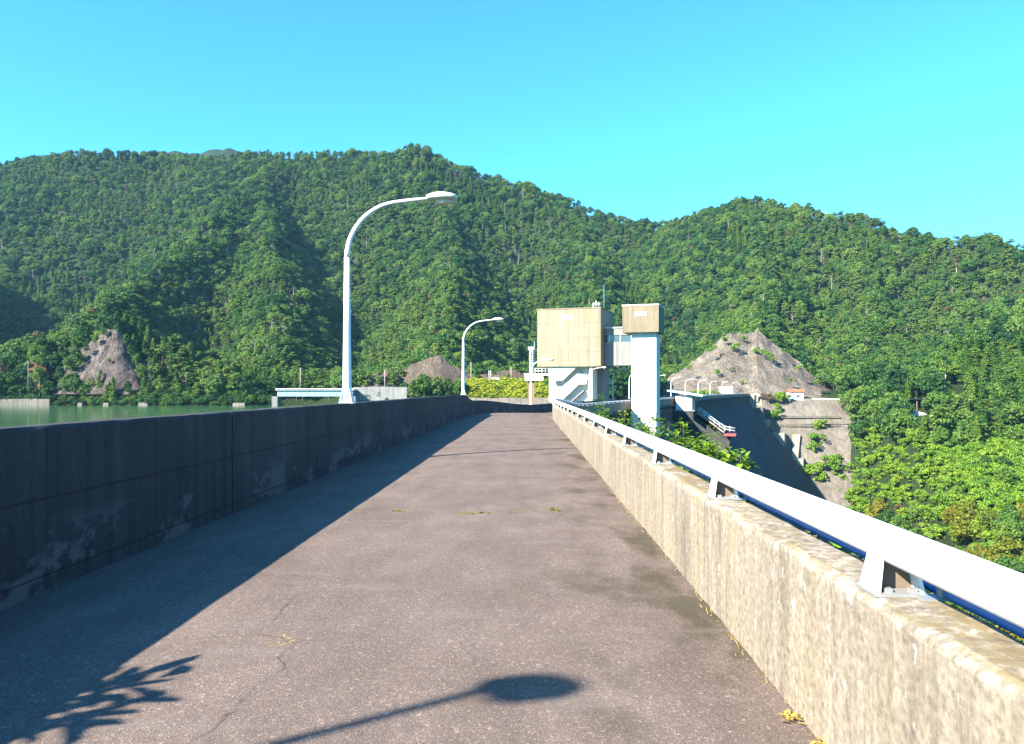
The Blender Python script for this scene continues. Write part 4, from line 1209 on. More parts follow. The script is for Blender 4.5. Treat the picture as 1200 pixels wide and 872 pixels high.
def crown_cedar(seed, H, R, size):
    r = np.random.default_rng(seed)
    P_ = []; D_ = []
    lev = 17
    for i in range(lev):
        t = 0.10 + 0.88 * i / (lev - 1)
        rad = R * (1 - t) ** 0.75 * r.uniform(0.8, 1.15) + 0.12
        nb = max(4, int(9 * (1 - t) + 3))
        a0 = r.uniform(0, 6.3)
        for b in range(nb):
            a = a0 + 6.283 * b / nb + r.normal(0, 0.25)
            L = rad * r.uniform(0.7, 1.15)
            m = int(7 + 9 * L)
            u = r.uniform(0.25, 1.0, m)
            w = r.normal(0, 0.20 + 0.10 * L, (m, 3))
            p = np.stack([cos(a) * L * u, sin(a) * L * u, H * t - 0.30 * L * u ** 2 + 0.05 * H * (u)], 1) + w * np.array([1, 1, .55])
            P_.append(p); D_.append(np.tile(np.array([cos(a) * .7, sin(a) * .7, .75]), (m, 1)))
    return leaf_quads(np.concatenate(P_), np.concatenate(D_), size, r, 1.1, 0.4)

def crown_pine(seed, H, R, size):
    r = np.random.default_rng(seed)
    Vs = []; Fs = []; k = 0
    for i in range(15):
        t = r.uniform(0.42, 1.0)
        a = r.uniform(0, 6.3); L = R * (1.15 - t * 0.85) * r.uniform(0.25, 1.0)
        c = np.array([cos(a) * L, sin(a) * L, H * t - 0.3])
        rad = R * r.uniform(0.28, 0.5)
        p, dd = clump(c, np.array([rad, rad, rad * 0.42]), 62, r, size, 0.7)
        v, f_ = leaf_quads(p, dd + np.array([0, 0, .5]), size, r, 1.0, 0.4)
        Vs.append(v); Fs.append(f_ + k); k += len(v)
    return np.concatenate(Vs), np.concatenate(Fs)

def trunk_mesh(H, rad, seed, limbs=5, lean=0.25, bare=False):
    r = np.random.default_rng(seed)
    pts = [np.array([0, 0, -1.2]), np.array([0, 0, H * .2]), np.array([r.normal(0, lean), r.normal(0, lean), H * .5]), np.array([r.normal(0, lean * 1.5), r.normal(0, lean * 1.5), H * .93])]
    mb = MB(); mb.tube(pts, [rad * 1.2, rad, rad * .7, rad * .15], 7)
    for i in range(limbs):
        t = r.uniform(.3, .85) if not bare else r.uniform(.25, .95)
        b = np.array([np.interp(t, [0, .2, .5, .93], [p[k] for p in pts]) for k in range(3)])
        a = r.uniform(0, 6.3); L = H * .28 * (1.1 - t) + .5
        e = b + np.array([cos(a) * L, sin(a) * L, L * r.uniform(.2, .8)])
        m_ = (b + e) / 2 + np.array([0, 0, -.1 * L])
        mb.tube([b, m_, e], [rad * .38, rad * .26, rad * .08], 5)
        if bare:
            for q in range(2):
                e2 = m_ + np.array([r.normal(0, .4), r.normal(0, .4), r.uniform(.1, .5)]) * L * .7
                mb.tube([m_, e2], [rad * .18, rad * .05], 4)
    return np.array(mb.v), mb.f

KINDS = {}
def add_kind(key, name, crown, trunk, leafmat, barkmat='bark', h=10.0):
    KINDS[key] = dict(name=name, crown=crown, trunk=trunk, leaf=leafmat, bark=barkmat, h=h)
for i in range(3):
    add_kind(f'broad{i}', 'broadleaf_tree', crown_broad(10 + i, 10, (4.2, 4.9, 3.6)[i], (34, 42, 30)[i], 62, .33, (.18, .22, .08)[i]), trunk_mesh(9, .2, i), 'leaf_a')
add_kind('dark0', 'broadleaf_tree', crown_broad(20, 10, 4.9, 40, 60, .33), trunk_mesh(9, .22, 21), 'leaf_b')
add_kind('dark1', 'broadleaf_tree', crown_broad(23, 10, 3.7, 32, 60, .33, .10), trunk_mesh(9, .22, 24), 'leaf_b')
add_kind('olive', 'broadleaf_tree', crown_broad(26, 10, 4.9, 34, 62, .36), trunk_mesh(9, .22, 27), 'leaf_olive')
add_kind('cedar0', 'cedar_tree', crown_cedar(30, 14, 3.0, .36), trunk_mesh(13, .2, 31, 0, .05), 'leaf_c', h=14)
add_kind('cedar1', 'cedar_tree', crown_cedar(33, 14, 2.6, .34), trunk_mesh(13, .2, 34, 0, .05), 'leaf_c', h=14)
add_kind('pine0', 'pine_tree', crown_pine(40, 12, 3.6, .34), trunk_mesh(11.5, .2, 41, 8, .4), 'leaf_p', h=12)
add_kind('pine1', 'pine_tree', crown_pine(43, 12, 3.2, .34), trunk_mesh(11.5, .2, 44, 8, .4), 'leaf_p', h=12)
add_kind('brown', 'pine_tree', crown_pine(50, 11, 3.0, .30), trunk_mesh(10.5, .2, 51, 8, .3), 'leaf_dead', 'deadwood', h=11)
add_kind('bush', 'bush', crown_broad(60, 3.2, 2.3, 16, 50, .22, .0), trunk_mesh(2.2, .06, 61, 4, .1), 'leaf_bush', h=3.2)
add_kind('meadow', 'meadow_plant', crown_broad(63, 1.3, 1.4, 12, 40, .16, .0), trunk_mesh(.8, .03, 64, 3, .05), 'leaf_grass', h=1.3)
bv, bf = trunk_mesh(11, .16, 71, 14, .3, True)
KEYS = list(KINDS)
CROWN_ME = {}; TRUNK_ME = {}; FULL_OB = {}
def simple_mesh(name, V, Fl, mat, smooth=False):
    me = bpy.data.meshes.new(name); me.from_pydata([tuple(p) for p in V], [], [tuple(f) for f in Fl]); me.materials.append(mat)
    if smooth: me.polygons.foreach_set("use_smooth", [True] * len(Fl))
    me.update(); return me
for k, d in KINDS.items():
    V, Fq = d['crown']; TV, TF = d['trunk']
    CROWN_ME[k] = np_mesh(f"crown_{d['name']}", V, Fq, M[d['leaf']], False)
    TRUNK_ME[k] = simple_mesh(f"trunk_{d['name']}", TV, TF, M[d['bark']], True)
    me = bpy.data.meshes.new("forest_" + d['name'])
    nv = len(V)
    me.from_pydata(np.vstack([V, TV]).tolist(), [], Fq.tolist() + [tuple(i + nv for i in f) for f in TF])
    me.materials.append(M[d['leaf']]); me.materials.append(M[d['bark']])
    me.polygons.foreach_set("material_index", [0] * len(Fq) + [1] * len(TF)); me.update()
    FULL_OB[k] = bpy.data.objects.new("forest_" + d['name'], me)
me = simple_mesh("forest_snag", bv, bf, M['deadwood'], True)
FULL_OB['snag'] = bpy.data.objects.new("forest_snag", me); KINDS['snag'] = dict(h=11.0, name='snag')
KEYS = list(FULL_OB)

def scatter_object(name, pts, kinds, scl, wid, rot, label, cat):
    """uncountable vegetation: one object, instances made by geometry nodes"""
    me = bpy.data.meshes.new(name)
    me.vertices.add(len(pts)); me.vertices.foreach_set("co", np.ascontiguousarray(pts, np.float32).ravel())
    for nm, typ, arr in (("kind_id", 'INT', kinds), ("tree_scale", 'FLOAT', scl), ("tree_width", 'FLOAT', wid), ("tree_turn", 'FLOAT', rot)):
        a = me.attributes.new(nm, typ, 'POINT'); a.data.foreach_set("value", np.ascontiguousarray(arr, np.int32 if typ == 'INT' else np.float32))
    ob = link(bpy.data.objects.new(name, me))
    ng = bpy.data.node_groups.new(name + "_scatter", 'GeometryNodeTree')
    ng.interface.new_socket("Geometry", in_out='INPUT', socket_type='NodeSocketGeometry')
    ng.interface.new_socket("Geometry", in_out='OUTPUT', socket_type='NodeSocketGeometry')
    N = ng.nodes.new; L = ng.links.new
    gi = N('NodeGroupInput'); go = N('NodeGroupOutput'); jn = N('GeometryNodeJoinGeometry')
    def attr(nm, typ):
        n = N('GeometryNodeInputNamedAttribute'); n.data_type = typ; n.inputs['Name'].default_value = nm
        return n.outputs[0]
    kid = attr("kind_id", 'INT'); sc = attr("tree_scale", 'FLOAT'); wd = attr("tree_width", 'FLOAT'); rt = attr("tree_turn", 'FLOAT')
    cs = N('ShaderNodeCombineXYZ'); L(wd, cs.inputs[0]); L(wd, cs.inputs[1]); L(sc, cs.inputs[2])
    cr = N('ShaderNodeCombineXYZ'); L(rt, cr.inputs[2])
    for i in sorted(set(int(a) for a in kinds)):
        cmp_ = N('FunctionNodeCompare'); cmp_.data_type = 'INT'; cmp_.operation = 'EQUAL'
        L(kid, cmp_.inputs[2]); cmp_.inputs[3].default_value = i
        oi = N('GeometryNodeObjectInfo'); oi.inputs[0].default_value = FULL_OB[KEYS[i]]; oi.inputs[1].default_value = True
        ip = N('GeometryNodeInstanceOnPoints')
        L(gi.outputs[0], ip.inputs['Points']); L(cmp_.outputs[0], ip.inputs['Selection']); L(oi.outputs['Geometry'], ip.inputs['Instance'])
        L(cr.outputs[0], ip.inputs['Rotation']); L(cs.outputs[0], ip.inputs['Scale'])
        L(ip.outputs[0], jn.inputs[0])
    L(jn.outputs[0], go.inputs[0])
    md = ob.modifiers.new("scatter", 'NODES'); md.node_group = ng
    return tag(ob, label, cat, kind="stuff")

# ------------------------------------------------------------------ vegetation: placement
def interp_grid(x, y):
    """height of the terrain mesh (bilinear)"""
    i = np.clip(np.searchsorted(xs, x) - 1, 0, len(xs) - 2); j = np.clip(np.searchsorted(ys, y) - 1, 0, len(ys) - 2)
    u = (x - xs[i]) / (xs[i + 1] - xs[i]); v = (y - ys[j]) / (ys[j + 1] - ys[j])
    return (GZ[j, i] * (1 - u) + GZ[j, i + 1] * u) * (1 - v) + (GZ[j + 1, i] * (1 - u) + GZ[j + 1, i + 1] * u) * v
r = np.random.default_rng(99)
def jgrid(x0, x1, y0, y1, sp):
    a = np.arange(x0, x1, sp); b = np.arange(y0, y1, sp * 0.9)
    A, B = np.meshgrid(a, b)
    A = A + (np.arange(len(b)) % 2)[:, None] * sp / 2
    A = A + r.uniform(-.42, .42, A.shape) * sp; B = B + r.uniform(-.42, .42, B.shape) * sp
    return A.ravel(), B.ravel()
cx_, cy_ = [], []
for (y0, y1, sp) in ((150, 330, 5.6), (330, 470, 5.4), (470, 700, 6.2), (700, 1060, 7.4)):
    a, b = jgrid(-0.86 * y1, 0.84 * y1, y0, y1, sp)
    cx_.append(a); cy_.append(b)
tx = np.concatenate(cx_); ty = np.concatenate(cy_)
tz_ = interp_grid(tx, ty)
tpx = CX + F * tx / ty; tpy = CY - F * (tz_ - EYE) / ty
ds_ = dam_signed(tx, ty)
ok = (tpx > -150) & (tpx < 1330) & (tz_ > WATER_Z + 0.8 * (ds_ < 0) - 80 * (ds_ > 0))
ok &= (np.abs(ds_) > 11) | (ty > 352)
ok &= ~((ds_ > 0) & (tpx - 3200 / ty < 1000 - 10 * (ty > 330)) & (ty < 346) & (ty > 240)) & ~((ds_ > 0) & (tpx < 990) & (ty < 346))                 # dam face, excavation
ok &= ~((ds_ < 0) & (ty < 300))
# species
rnd = r.random(len(tx)); pat = fbm(tx / 70, ty / 70, 3, 31); pat2 = fbm(tx / 45 + 9, ty / 45, 3, 37)
kind = np.empty(len(tx), object); hgt = np.empty(len(tx)); wid_ = np.empty(len(tx))
right = (ds_ > 0) & (ty < 345)
for i in range(len(tx)):
    if not ok[i]: kind[i] = 'broad0'; hgt[i] = 8; wid_[i] = 1; continue
    q = rnd[i]; px, py, D = tpx[i], tpy[i], ty[i]
    h = r.uniform(6.4, 12.8); w = r.uniform(.85, 1.3)
    if right[i]:
        if py > 612: k = 'olive' if q < .62 else ('broad1' if q < .85 else 'dark0'); h = r.uniform(6.5, 9.5)
        elif py > 530 and px > 1000: k = 'bush' if q < .93 else 'broad0'; h = r.uniform(2.6, 4.6) if k == 'bush' else r.uniform(5, 7)
        elif px < 1105: k = ('broad1' if q < .4 else 'dark0' if q < .75 else 'cedar0' if q < .88 else 'broad2'); h = r.uniform(10, 14)
        else: k = 'cedar0' if q < .22 else 'cedar1' if q < .38 else 'broad0' if q < .62 else 'broad2' if q < .84 else 'pine0'; h = r.uniform(10, 14) if 'cedar' in k else r.uniform(7.5, 10)
    else:
        pine = pat[i] + (0.35 if (420 < px < 640 or 180 < px < 400) and D < 620 else 0) + (0.25 if px > 900 and D > 450 else 0) + (.35 if px > 1060 and D < 450 else 0)
        if q < .034 and D < 900: k = 'snag'; h = r.uniform(9, 13)
        elif q < .046: k = 'brown'; h = r.uniform(8, 11)
        elif pine > .10 and q < .62: k = 'pine0' if q < .35 else 'pine1'; h = r.uniform(9, 13)
        elif pat2[i] > .40 or (775 < px < 880 and D < 470 and q < .5): k = 'cedar0' if q < .5 else 'cedar1'; h = r.uniform(9, 14) * .9
        elif q < .40: k = 'dark0' if q < .2 else 'dark1'
        elif q < .60: k = 'broad0'
        elif q < .80: k = 'broad1'
        else: k = 'broad2'
        if D < 350 and ds_[i] < 0: h *= .92
    kind[i] = k; hgt[i] = h; wid_[i] = w
top = CY - F * (tz_ + hgt - EYE) / ty
rad_px = 0.42 * hgt / ty * F
def zone(a, b, D, ytop, soft=0.6):
    """keep the view between columns a and b open above row ytop: shorten or drop trees in front of depth D"""
    global ok, hgt, top
    m = (tpx + rad_px * soft > a) & (tpx - rad_px * soft < b) & (ty < D) & (top < ytop) & (ty > 200)
    hmax = EYE - (ytop - CY) / F * ty - tz_
    small = m & (hmax > 2.6)
    hgt = np.where(small, np.minimum(hgt, hmax * r.uniform(.8, 1.0, len(hgt))), hgt)
    ok &= ~(m & ~small)
    top = CY - F * (tz_ + hgt - EYE) / ty
RO = np.array([(768, 462), (776, 448), (800, 432), (822, 416), (845, 397), (856, 391), (876, 392), (886, 384), (903, 401), (930, 422), (950, 441), (984, 466)], float)
ok &= ~((tpx > 766) & (tpx < 986) & (ty < 402) & (tpy > np.interp(tpx, RO[:, 0], RO[:, 1]) + 5))
ok &= ~((tpx > 775) & (tpx < 985) & (ty < 352) & (top < 470))
zone(30, 60, 341, 432, .2)
zone(60, 138, 345, 428, .3); zone(138, 164, 346, 466, .4)
zone(412, 480, 344, 464); zone(480, 548, 350, 446); zone(548, 640, 346, 475, .3)
zone(560, 632, 352, 436)
zone(322, 414, 339, 466)
zone(-60, 60, 336, 467)
zone(1066, 1092, DS + 2, 487, .4)
zone(985, 994, 351, 466, .3)
zone(1100, 1114, 317, 455, .3)
ok &= ~((ds_ < 0) & (ty - shore_y(tx) < 0.6))
# drop what the terrain hides
vis = np.ones(len(tx), bool)
for t in np.linspace(.35, .985, 34):
    zz = interp_grid(tx * t, ty * t) + 3.0
    line = EYE + (tz_ + hgt + 7 - EYE) * t
    vis &= ~((zz > line) & (ty * t > 200))
ok &= vis
idx = np.nonzero(ok)[0]
print("trees kept", len(idx))
kh = np.array([KINDS[k]['h'] for k in kind])
scl_ = hgt / kh; wsc = scl_ * wid_
rot_ = r.uniform(0, 6.283, len(tx))
is_bush = np.array([k == 'bush' for k in kind])
# individuals: the 300 trees that show largest inside the frame
inview = ok & ~is_bush & (tpx > -15) & (tpx < 1215) & (tpy < CY + 0.46 * (tpx - CX) + 40 + 400 * (tpx < 640)) & (np.array([k != 'snag' for k in kind]))
inview &= ~((tpx > 628) & (tpx < 720) & (top > 362)) & ~((tpx > 640) & (tpx < 780) & (top > 455))
cand = np.nonzero(inview)[0]
cand = cand[np.argsort(-(hgt / ty)[cand])][:300]
SPEC = {'broad': ('bright green broadleaf tree', 'broadleaf trees'), 'dark': ('dark green broadleaf tree', 'dark broadleaf trees'), 'olive': ('olive tinged broadleaf tree', 'olive broadleaf trees'),
        'cedar': ('pointed green cedar tree', 'cedars'), 'pine': ('open crowned pine tree', 'pines'), 'brown': ('dead brown pine tree', 'dead pines')}
def where(i):
    px, py, D = tpx[i], tpy[i], ty[i]
    if right[i]:
        if py > 600: return 'low in the valley below the bright shrub slope', 'deep in the valley'
        if px < 1105: return 'on the valley bank between the lined slope and the shed', 'beside the lined slope'
        return 'on the valley bank past the roadside shed', 'past the shed'
    if px < 70: return 'behind the shore wall by the orange soil bank', 'by the soil bank'
    if px < 170: return 'around the pale netted cliff on the shore', 'around the netted cliff'
    if px < 330: return 'along the waterline between the pale cliff and the blue bridge', 'along the waterline'
    if px < 415: return 'on the shore behind the blue girder bridge', 'behind the bridge'
    if px < 640: return 'on the hillside above the brown rock cutting', 'above the rock cutting'
    if px < 780: return 'on the hillside behind the gatehouse and lift tower', 'behind the gatehouse'
    if px < 1000: return 'on the hillside above the grey rock slope', 'above the rock slope'
    return 'on the wooded hillside above the shed', 'above the shed'
for i in cand:
    k = kind[i]; sp = SPEC[k.rstrip('012')]; wh = where(i)
    t = thing(KINDS[k]['name'], f"{sp[0]} {wh[0]}", "tree", (tx[i], ty[i], tz_[i] - .1), f"{sp[1]} {wh[1]}")
    t.rotation_euler = (0, 0, rot_[i]); t.scale = (wsc[i], wsc[i], scl_[i])
    link(bpy.data.objects.new("trunk", TRUNK_ME[k]), t)
    link(bpy.data.objects.new("crown", CROWN_ME[k]), t)
rest = np.setdiff1d(idx, cand)
fo = rest[~is_bush[rest]]; gc = rest[is_bush[rest]]
kid_ = np.array([KEYS.index(k) for k in kind])
def pts_of(ii): return np.stack([tx[ii], ty[ii], tz_[ii] - .15], 1)
scatter_object("forest", pts_of(fo), kid_[fo], scl_[fo], wsc[fo], rot_[fo], "dense green mixed forest covering the mountain slopes", "forest")

# bright shrub slope in the valley and the meadow on the far shore
bx_, by_ = jgrid(60, 320, 170, 330, 2.3)
bz_ = interp_grid(bx_, by_); bpx = CX + F * bx_ / by_; bpy_ = CY - F * (bz_ - EYE) / by_
m = ((bpx > 1000) | ((bpx > 950) & (bpy_ > 578))) & (bpx < 1330) & (bpy_ > 505) & (bpy_ < 760) & (dam_signed(bx_, by_) > 20)
gx_, gy_, gz_ = np.concatenate([bx_[m], tx[gc]]), np.concatenate([by_[m], ty[gc]]), np.concatenate([bz_[m], tz_[gc]])
nb = len(gx_); sb_ = r.uniform(.65, 1.25, nb)
scatter_object("shrub_cover", np.stack([gx_, gy_, gz_ - .2], 1), np.full(nb, KEYS.index('bush')), sb_, sb_ * r.uniform(.9, 1.4, nb), r.uniform(0, 6.28, nb), "bright green low shrubs blanketing the valley slope", "shrubs")
ax_, ay_ = jgrid(-34, 14, 316, 346, 1.25)
az_ = interp_grid(ax_, ay_); apx = CX + F * ax_ / ay_
m = (apx > 540) & (apx < 645) & (ay_ > shore_y(ax_) + 2.5) & (ay_ < 342)
nb = int(m.sum()); sb_ = r.uniform(.9, 2.1, nb)
scatter_object("meadow", np.stack([ax_[m], ay_[m], az_[m] - .15], 1), np.full(nb, KEYS.index('meadow')), sb_, sb_ * r.uniform(.9, 1.5, nb), r.uniform(0, 6.28, nb), "yellow green tall grass meadow on the far shore", "grass")

wx, wy = jgrid(-330, -40, 326, 350, 2.2)
wz = interp_grid(wx, wy); wpx = CX + F * wx / wy; ws = wy - shore_y(wx)
m = (wpx > -60) & (wpx < 545) & (wz > WATER_Z - .8) & (ws < 9) & ~((wpx > 322) & (wpx < 416)) & ~((wpx < 60) & (wy < 335)) & ~((wpx > 410) & (wpx < 480) & (wy < 336))
nb = int(m.sum()); sb_ = r.uniform(.22, .48, nb) * np.where((wpx[m] > 60) & (wpx[m] < 168), .7, 1.0)
scatter_object("shoreline_shrubs", np.stack([wx[m], wy[m], wz[m] - .3], 1), np.where(r.random(nb) < .5, KEYS.index('broad1'), KEYS.index('dark0')), sb_, sb_ * r.uniform(.9, 1.4, nb), r.uniform(0, 6.28, nb), "dense green shrubs overhanging the waterline of the far shore", "shrubs")

def bush_at(key, px, py, D, h, w, name, label, group, mat=None, cat="shrub"):
    """py: foot of the plant"""
    p = P(px, py, D)
    if key == 'bush': p[2] -= .28 * h
    t = thing(name, label, cat, p, group)
    s = h / KINDS[key]['h']; t.scale = (s * w, s * w, s); t.rotation_euler = (0, 0, random.uniform(0, 6.28))
    link(bpy.data.objects.new("stem", TRUNK_ME[key]), t)
    c = bpy.data.objects.new("crown", CROWN_ME[key]); link(c, t)
    if mat:
        c.data = c.data.copy(); c.data.materials[0] = M[mat]
for px, py, h, w in ((484, 467, 8.6, .75), (497, 467, 10.0, .8), (512, 467, 10.2, .8), (526, 467, 9.4, .75), (537, 468, 8.2, .7)):
    bush_at('broad1' if px % 2 else 'broad2', px, py, 326, h, w, "round_bush", "big round green bush between the retaining wall and the meadow", "round bushes by the meadow")
for i_, (px, py, h, w) in enumerate(((70, 444, 6.0, .9), (79, 432, 5.5, .9), (90, 421, 5.0, 1.0), (101, 413, 4.6, .9), (112, 403, 4.4, 1.0), (147, 404, 5.0, .8), (153, 418, 6.0, .8), (160, 430, 6.5, .8), (166, 446, 7.5, .8), (150, 462, 6.0, .9), (122, 394, 4.0, 1.0), (138, 390, 4.2, .9), (118, 440, 2.6, 1.0), (128, 425, 2.2, 1.1))):
    t_ = max(0, min(1, (462 - py) / 75))
    bush_at(('dark1', 'broad2', 'broad0')[i_ % 3], px, py, 336.5 + 16 * t_, h, w, "small_tree", "small green tree clinging to the pale netted cliff by the water", "small trees clinging to the cliff", cat="tree")
for px, py, h in ((833, 411, 2.2), (850, 399, 2.6), (872, 397, 2.4), (918, 412, 2.4), (938, 432, 2.6), (958, 449, 2.4), (808, 432, 2.2), (870, 448, 1.6), (925, 446, 1.8), (863, 408, 3.6), (893, 414, 3.0), (900, 418, 3.2), (838, 408, 1.8), (840, 437, 2.4), (886, 412, 2.4), (906, 422, 2.2), (857, 433, 1.4)):
    t_ = 1 - max(0, min(1, (467 - py) / 78))
    bush_at('bush', px, py, 348 + 44 * (1 - t_) * (1 - abs(px - 880) / 260) - 2.0, h, 1.1, "shrub", "small green shrub growing on the bare grey rock slope", "shrubs on the rock slope")
for px, py, D, h in ((812, 463, 344, 2.6), (822, 463, 344, 3.0), (832, 463, 344, 3.2), (841, 463, 344, 2.4), (914, 467, 343.5, 4.4), (922, 468, 343.5, 3.2), (818, 463, 344.5, 3.4)):
    bush_at('bush', px, py, D, h, 1.0, "shrub", "green shrub along the terrace at the foot of the grey rock slope", "shrubs at the foot of the rock slope")
for px, py, h in ((987, 467, 3.2), (993, 466, 4.2), (1000, 467, 4.5), (1006, 468, 5.0), (1001, 463, 4.0)):
    bush_at('bush', px, py, 349 + (468 - py) * 1.5, h, 1.2, "shrub", "green shrub behind the short white guard rail by the rock slope", "shrubs behind the short guard rail")
bush_at('bush', 897, 467, 343, 3.4, 1.3, "shrub", "dark reddish shrub on the terrace at the foot of the grey rock slope", None, 'leaf_dead')
for px, py, D, h in ((962, 500, 336, 4.5), (957, 519, 329, 6.0), (955, 528, 327, 5), (942, 556, 318, 6), (952, 560, 316, 7), (962, 552, 319, 5.5), (975, 545, 321, 6.5), (982, 556, 318, 6), (998, 552, 318, 5), (985, 562, 315, 3.6),
                     (893, 497, 338, 3.4), (899, 504, 336, 3.0), (909, 488, 340, 4.4), (887, 516, 334, 4.2), (910, 478, 342, 3.0), (894, 487, 340, 3.0), (905, 572, 312, 4)):
    bush_at('bush', px, py, Dt(py) - 1.5, h, 1.0, "shrub", "green shrub rooted in the grey lined slope", "shrubs on the lined slope")
bush_at('broad0', 1053, 606, hit(1053, 606, 160), 5.0, .8, "orange_tree", "small orange leaved tree on the bright shrub slope", None, 'leaf_dead', "tree")

# ------------------------------------------------------------------ shrubs right behind the valley parapet
def leafy_shrub(name, label, base, topz, spread, n_stem, n_leaf, seed, leaf=0.06, lean=(0, 0), group=None, long=1.0, u0=.25):
    rr = np.random.default_rng(seed)
    base = np.array(base, float)
    t = thing(name, label, "shrub", base, group)
    ms = MB(); V = []; Fl = []
    Hh = (topz - base[2]) / .84
    for s in range(n_stem):
        a = rr.uniform(0, 6.283); e = spread * rr.uniform(.3, 1.0); hh = Hh * rr.uniform(.72, 1.0)
        pts = []
        for u in np.linspace(0, 1, 6):
            pts.append(base + np.array([cos(a) * e * u ** 1.3 + lean[0] * u ** 1.5 + rr.normal(0, .015), sin(a) * e * u ** 1.3 + lean[1] * u ** 1.5 + rr.normal(0, .015), hh * (u - .12 * u ** 3 * long)]))
        pts = np.array(pts); ms.tube(pts, np.linspace(.010, .003, 6), 5)
        for k in range(n_leaf):
            u = rr.uniform(u0, 1.0) ** .7
            c = np.array([np.interp(u, np.linspace(0, 1, 6), pts[:, q]) for q in range(3)])
            b = rr.uniform(0, 6.283); el = rr.normal(.15, .35)
            d = np.array([cos(b) * cos(el), sin(b) * cos(el), sin(el)]); L = leaf * rr.uniform(.7, 1.5) * long
            c = c + d * rr.uniform(.01, .09) + rr.normal(0, .03, 3)
            sdv = np.cross(d, [0, 0, 1]); sdv /= np.linalg.norm(sdv) + 1e-9
            upv = np.cross(sdv, d); w = L * .34 / long
            m_ = len(V); dr = -0.18 * L
            V += [c, c + d * L * .35 + sdv * w + upv * L * .08, c + d * L * .75 + sdv * w * .7 + upv * (L * .05 + dr * .4), c + d * L + upv * dr, c + d * L * .75 - sdv * w * .7 + upv * (L * .05 + dr * .4), c + d * L * .35 - sdv * w + upv * L * .08, c + d * L * .5 - upv * L * .05]
            Fl += [(m_, m_ + 1, m_ + 6), (m_ + 1, m_ + 2, m_ + 6), (m_ + 2, m_ + 3, m_ + 6), (m_ + 3, m_ + 4, m_ + 6), (m_ + 4, m_ + 5, m_ + 6), (m_ + 5, m_, m_ + 6)]
    ms.build("stem", M['bark'], t)
    mesh_obj("foliage", V, Fl, M['leaf_shrub'], t)
    return t
SB = "leafy shrubs behind the valley parapet"
for i, (x, y, tz0, sp, ns) in enumerate(((1.95, 21.5, 1.15, .35, 10), (2.2, 19.5, 1.0, .45, 14), (2.35, 18.0, .98, .45, 16), (2.55, 16.6, .92, .5, 16), (2.75, 15.4, .85, .5, 16), (2.8, 14.2, .80, .45, 16), (2.95, 13.4, .78, .45, 14), (3.0, 12.6, .66, .4, 14), (3.1, 11.9, .52, .35, 10), (2.15, 20.6, .9, .4, 12))):
    leafy_shrub("leafy_shrub", "bright green leafy shrub showing above the white rail in front of the lift tower", (x, y, min(-.6, float(interp_grid(np.array(x), np.array(y))))), tz0 - .04, sp * 1.1, ns + 6, 100, 200 + i, .105, group=SB, u0=.42)
for i, (x, y, tz0) in enumerate(((1.95, 2.3, .60), (2.0, 3.0, .62), (1.95, 3.7, .60), (2.0, 4.4, .58), (2.05, 5.2, .58), (2.05, 6.1, .55), (2.0, 1.6, .62))):
    leafy_shrub("leafy_shrub", "low leafy shrub glimpsed through the gap under the blue conduit", (x, y, -.6), tz0, .3, 10, 30, 240 + i, .07, group="low shrubs outside the valley parapet")
leafy_shrub("leafy_shrub", "smaller arching shrub close beside a taller one on the bank behind the parapet", (-5.25, 1.75, -.9), 2.62, .42, 16, 28, 260, .13, (.5, .32), long=1.8)
leafy_shrub("leafy_shrub", "arching shrub on the bank behind the dark parapet, its shadow fringing the wall shadow", (-5.2, 1.1, -.9), 2.45, .4, 14, 28, 261, .13, (.5, .3), long=1.8)

# ------------------------------------------------------------------ weeds and litter on the road
def tuft(px, py, h, n, seed, mat, name, label, group, flat=0.0):
    rr = np.random.default_rng(seed); g = G(px, py); V = []; Fl = []
    for k in range(n):
        b = rr.uniform(0, 6.28); L = h * rr.uniform(.5, 1.2); o_ = rr.normal(0, h * .55, 2)
        d = np.array([cos(b), sin(b)]); w = .004 + .004 * rr.random(); s = np.array([-d[1], d[0]]) * w
        c = np.array([g[0], g[1]]) + o_; z0 = -.012
        e = (.35 + .5 * rr.random()) * L * (1 + flat)
        up = L * (1 - flat * .9)
        p0, p1, p2 = c, c + d * e * .4, c + d * e
        m_ = len(V)
        V += [(*(p0 - s), z0), (*(p0 + s), z0), (*(p1 + s), z0 + up * .7), (*(p1 - s), z0 + up * .7), (*p2, z0 + up * .85)]
        Fl += [(m_, m_ + 1, m_ + 2, m_ + 3), (m_ + 3, m_ + 2, m_ + 4)]
    return tag(mesh_obj(name, V, Fl, M[mat]), label, "weed", group)
WG = "weeds in the transverse road joint"
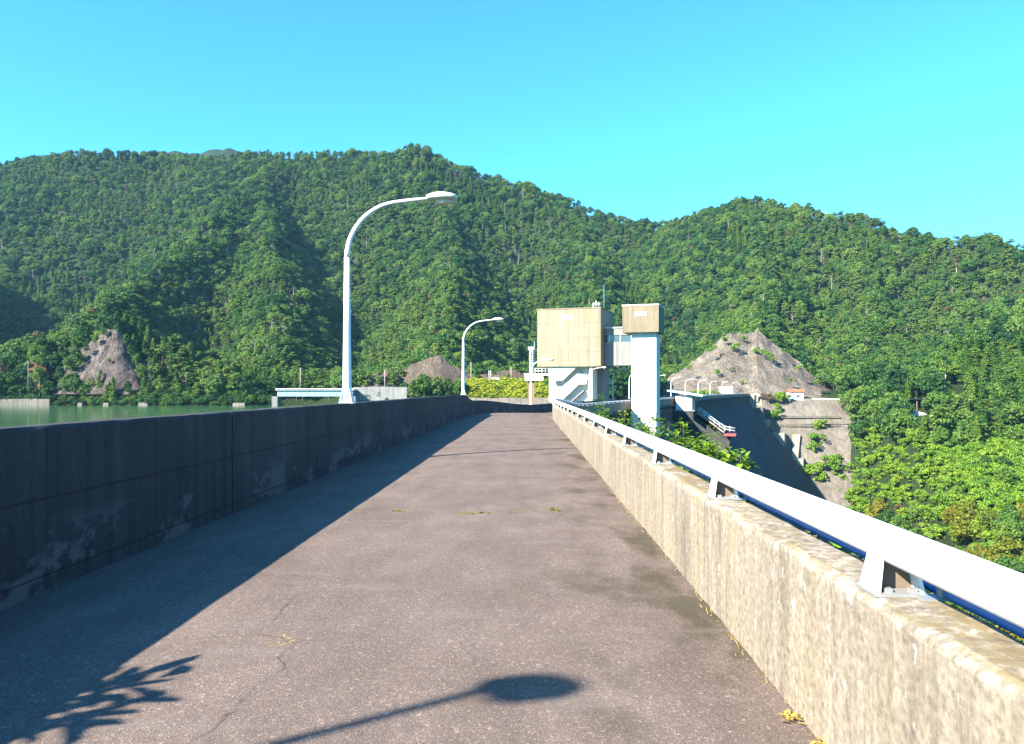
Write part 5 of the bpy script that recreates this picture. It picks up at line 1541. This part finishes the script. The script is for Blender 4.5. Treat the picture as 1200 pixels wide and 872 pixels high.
for i, (px, py, h, n) in enumerate(((412, 597, .05, 24), (465, 599, .07, 40), (471, 600, .05, 20), (541, 602, .05, 26), (551, 602, .06, 34), (562, 601, .06, 40), (573, 601, .05, 24), (600, 600, .04, 18), (649, 597, .09, 36), (655, 598, .05, 20), (636, 599, .04, 14))):
    tuft(px, py, h * .62, int(n * .7), 300 + i, 'leaf_weed', "weed_tuft", "small green weed tuft sprouting from the joint across the asphalt", WG)
for i, (px, py, h, n) in enumerate(((318, 747, .055, 70), (336, 750, .06, 90), (347, 754, .045, 50), (252, 746, .03, 30), (930, 838, .04, 30), (962, 869, .05, 34))):
    tuft(px, py, h, n, 330 + i, 'straw', "straw_patch", "flattened dry straw patch lying on the asphalt crack" if px < 900 else "flattened dry straw patch lying at the foot of the pale parapet", "dry straw on the road", .85)
rr = np.random.default_rng(400); V = []; Fl = []
for s in np.sort(rr.uniform(1.5, 48, 2600)):
    den = .5 + .5 * float(vnoise(np.array(s * 1.7), np.array(3.3), 3))
    if rr.random() > den * 1.1 + .1: continue
    x = 1.345 - abs(rr.normal(0, .022)); L = rr.uniform(.008, .04); b = rr.uniform(0, 6.28); z0 = -.025
    d = np.array([cos(b), sin(b)]) * L; sdw = np.array([-d[1], d[0]]) * .3
    m_ = len(V); up = rr.uniform(.004, .03)
    if x + max(0, d[0]) > 1.345: d[0] = -abs(d[0])
    V += [(x - abs(sdw[0]), s - sdw[1], z0), (x - .002, s + sdw[1], z0), (x + d[0], s + d[1], z0 + up)]
    Fl += [(m_, m_ + 1, m_ + 2)]
tag(mesh_obj("moss_litter", V, Fl, M['straw']), "yellowish moss and leaf litter along the foot of the pale parapet", "litter", kind="stuff")

# ------------------------------------------------------------------ air: slight haze over the far slopes
hz = MB(); hz.box((-2600, -260, -90), (2600, 2700, 520))
hm = bpy.data.materials.new("haze_air"); hm.use_nodes = True; hm.node_tree.nodes.clear()
ho = hm.node_tree.nodes.new("ShaderNodeOutputMaterial"); pv = hm.node_tree.nodes.new("ShaderNodeVolumePrincipled")
pv.inputs['Color'].default_value = (0.35, 0.72, 1.0, 1); pv.inputs['Density'].default_value = 0.00005; pv.inputs['Anisotropy'].default_value = 0.0
hm.node_tree.links.new(pv.outputs[0], ho.inputs['Volume'])
tag(hz.build("haze", hm), kind="stuff")
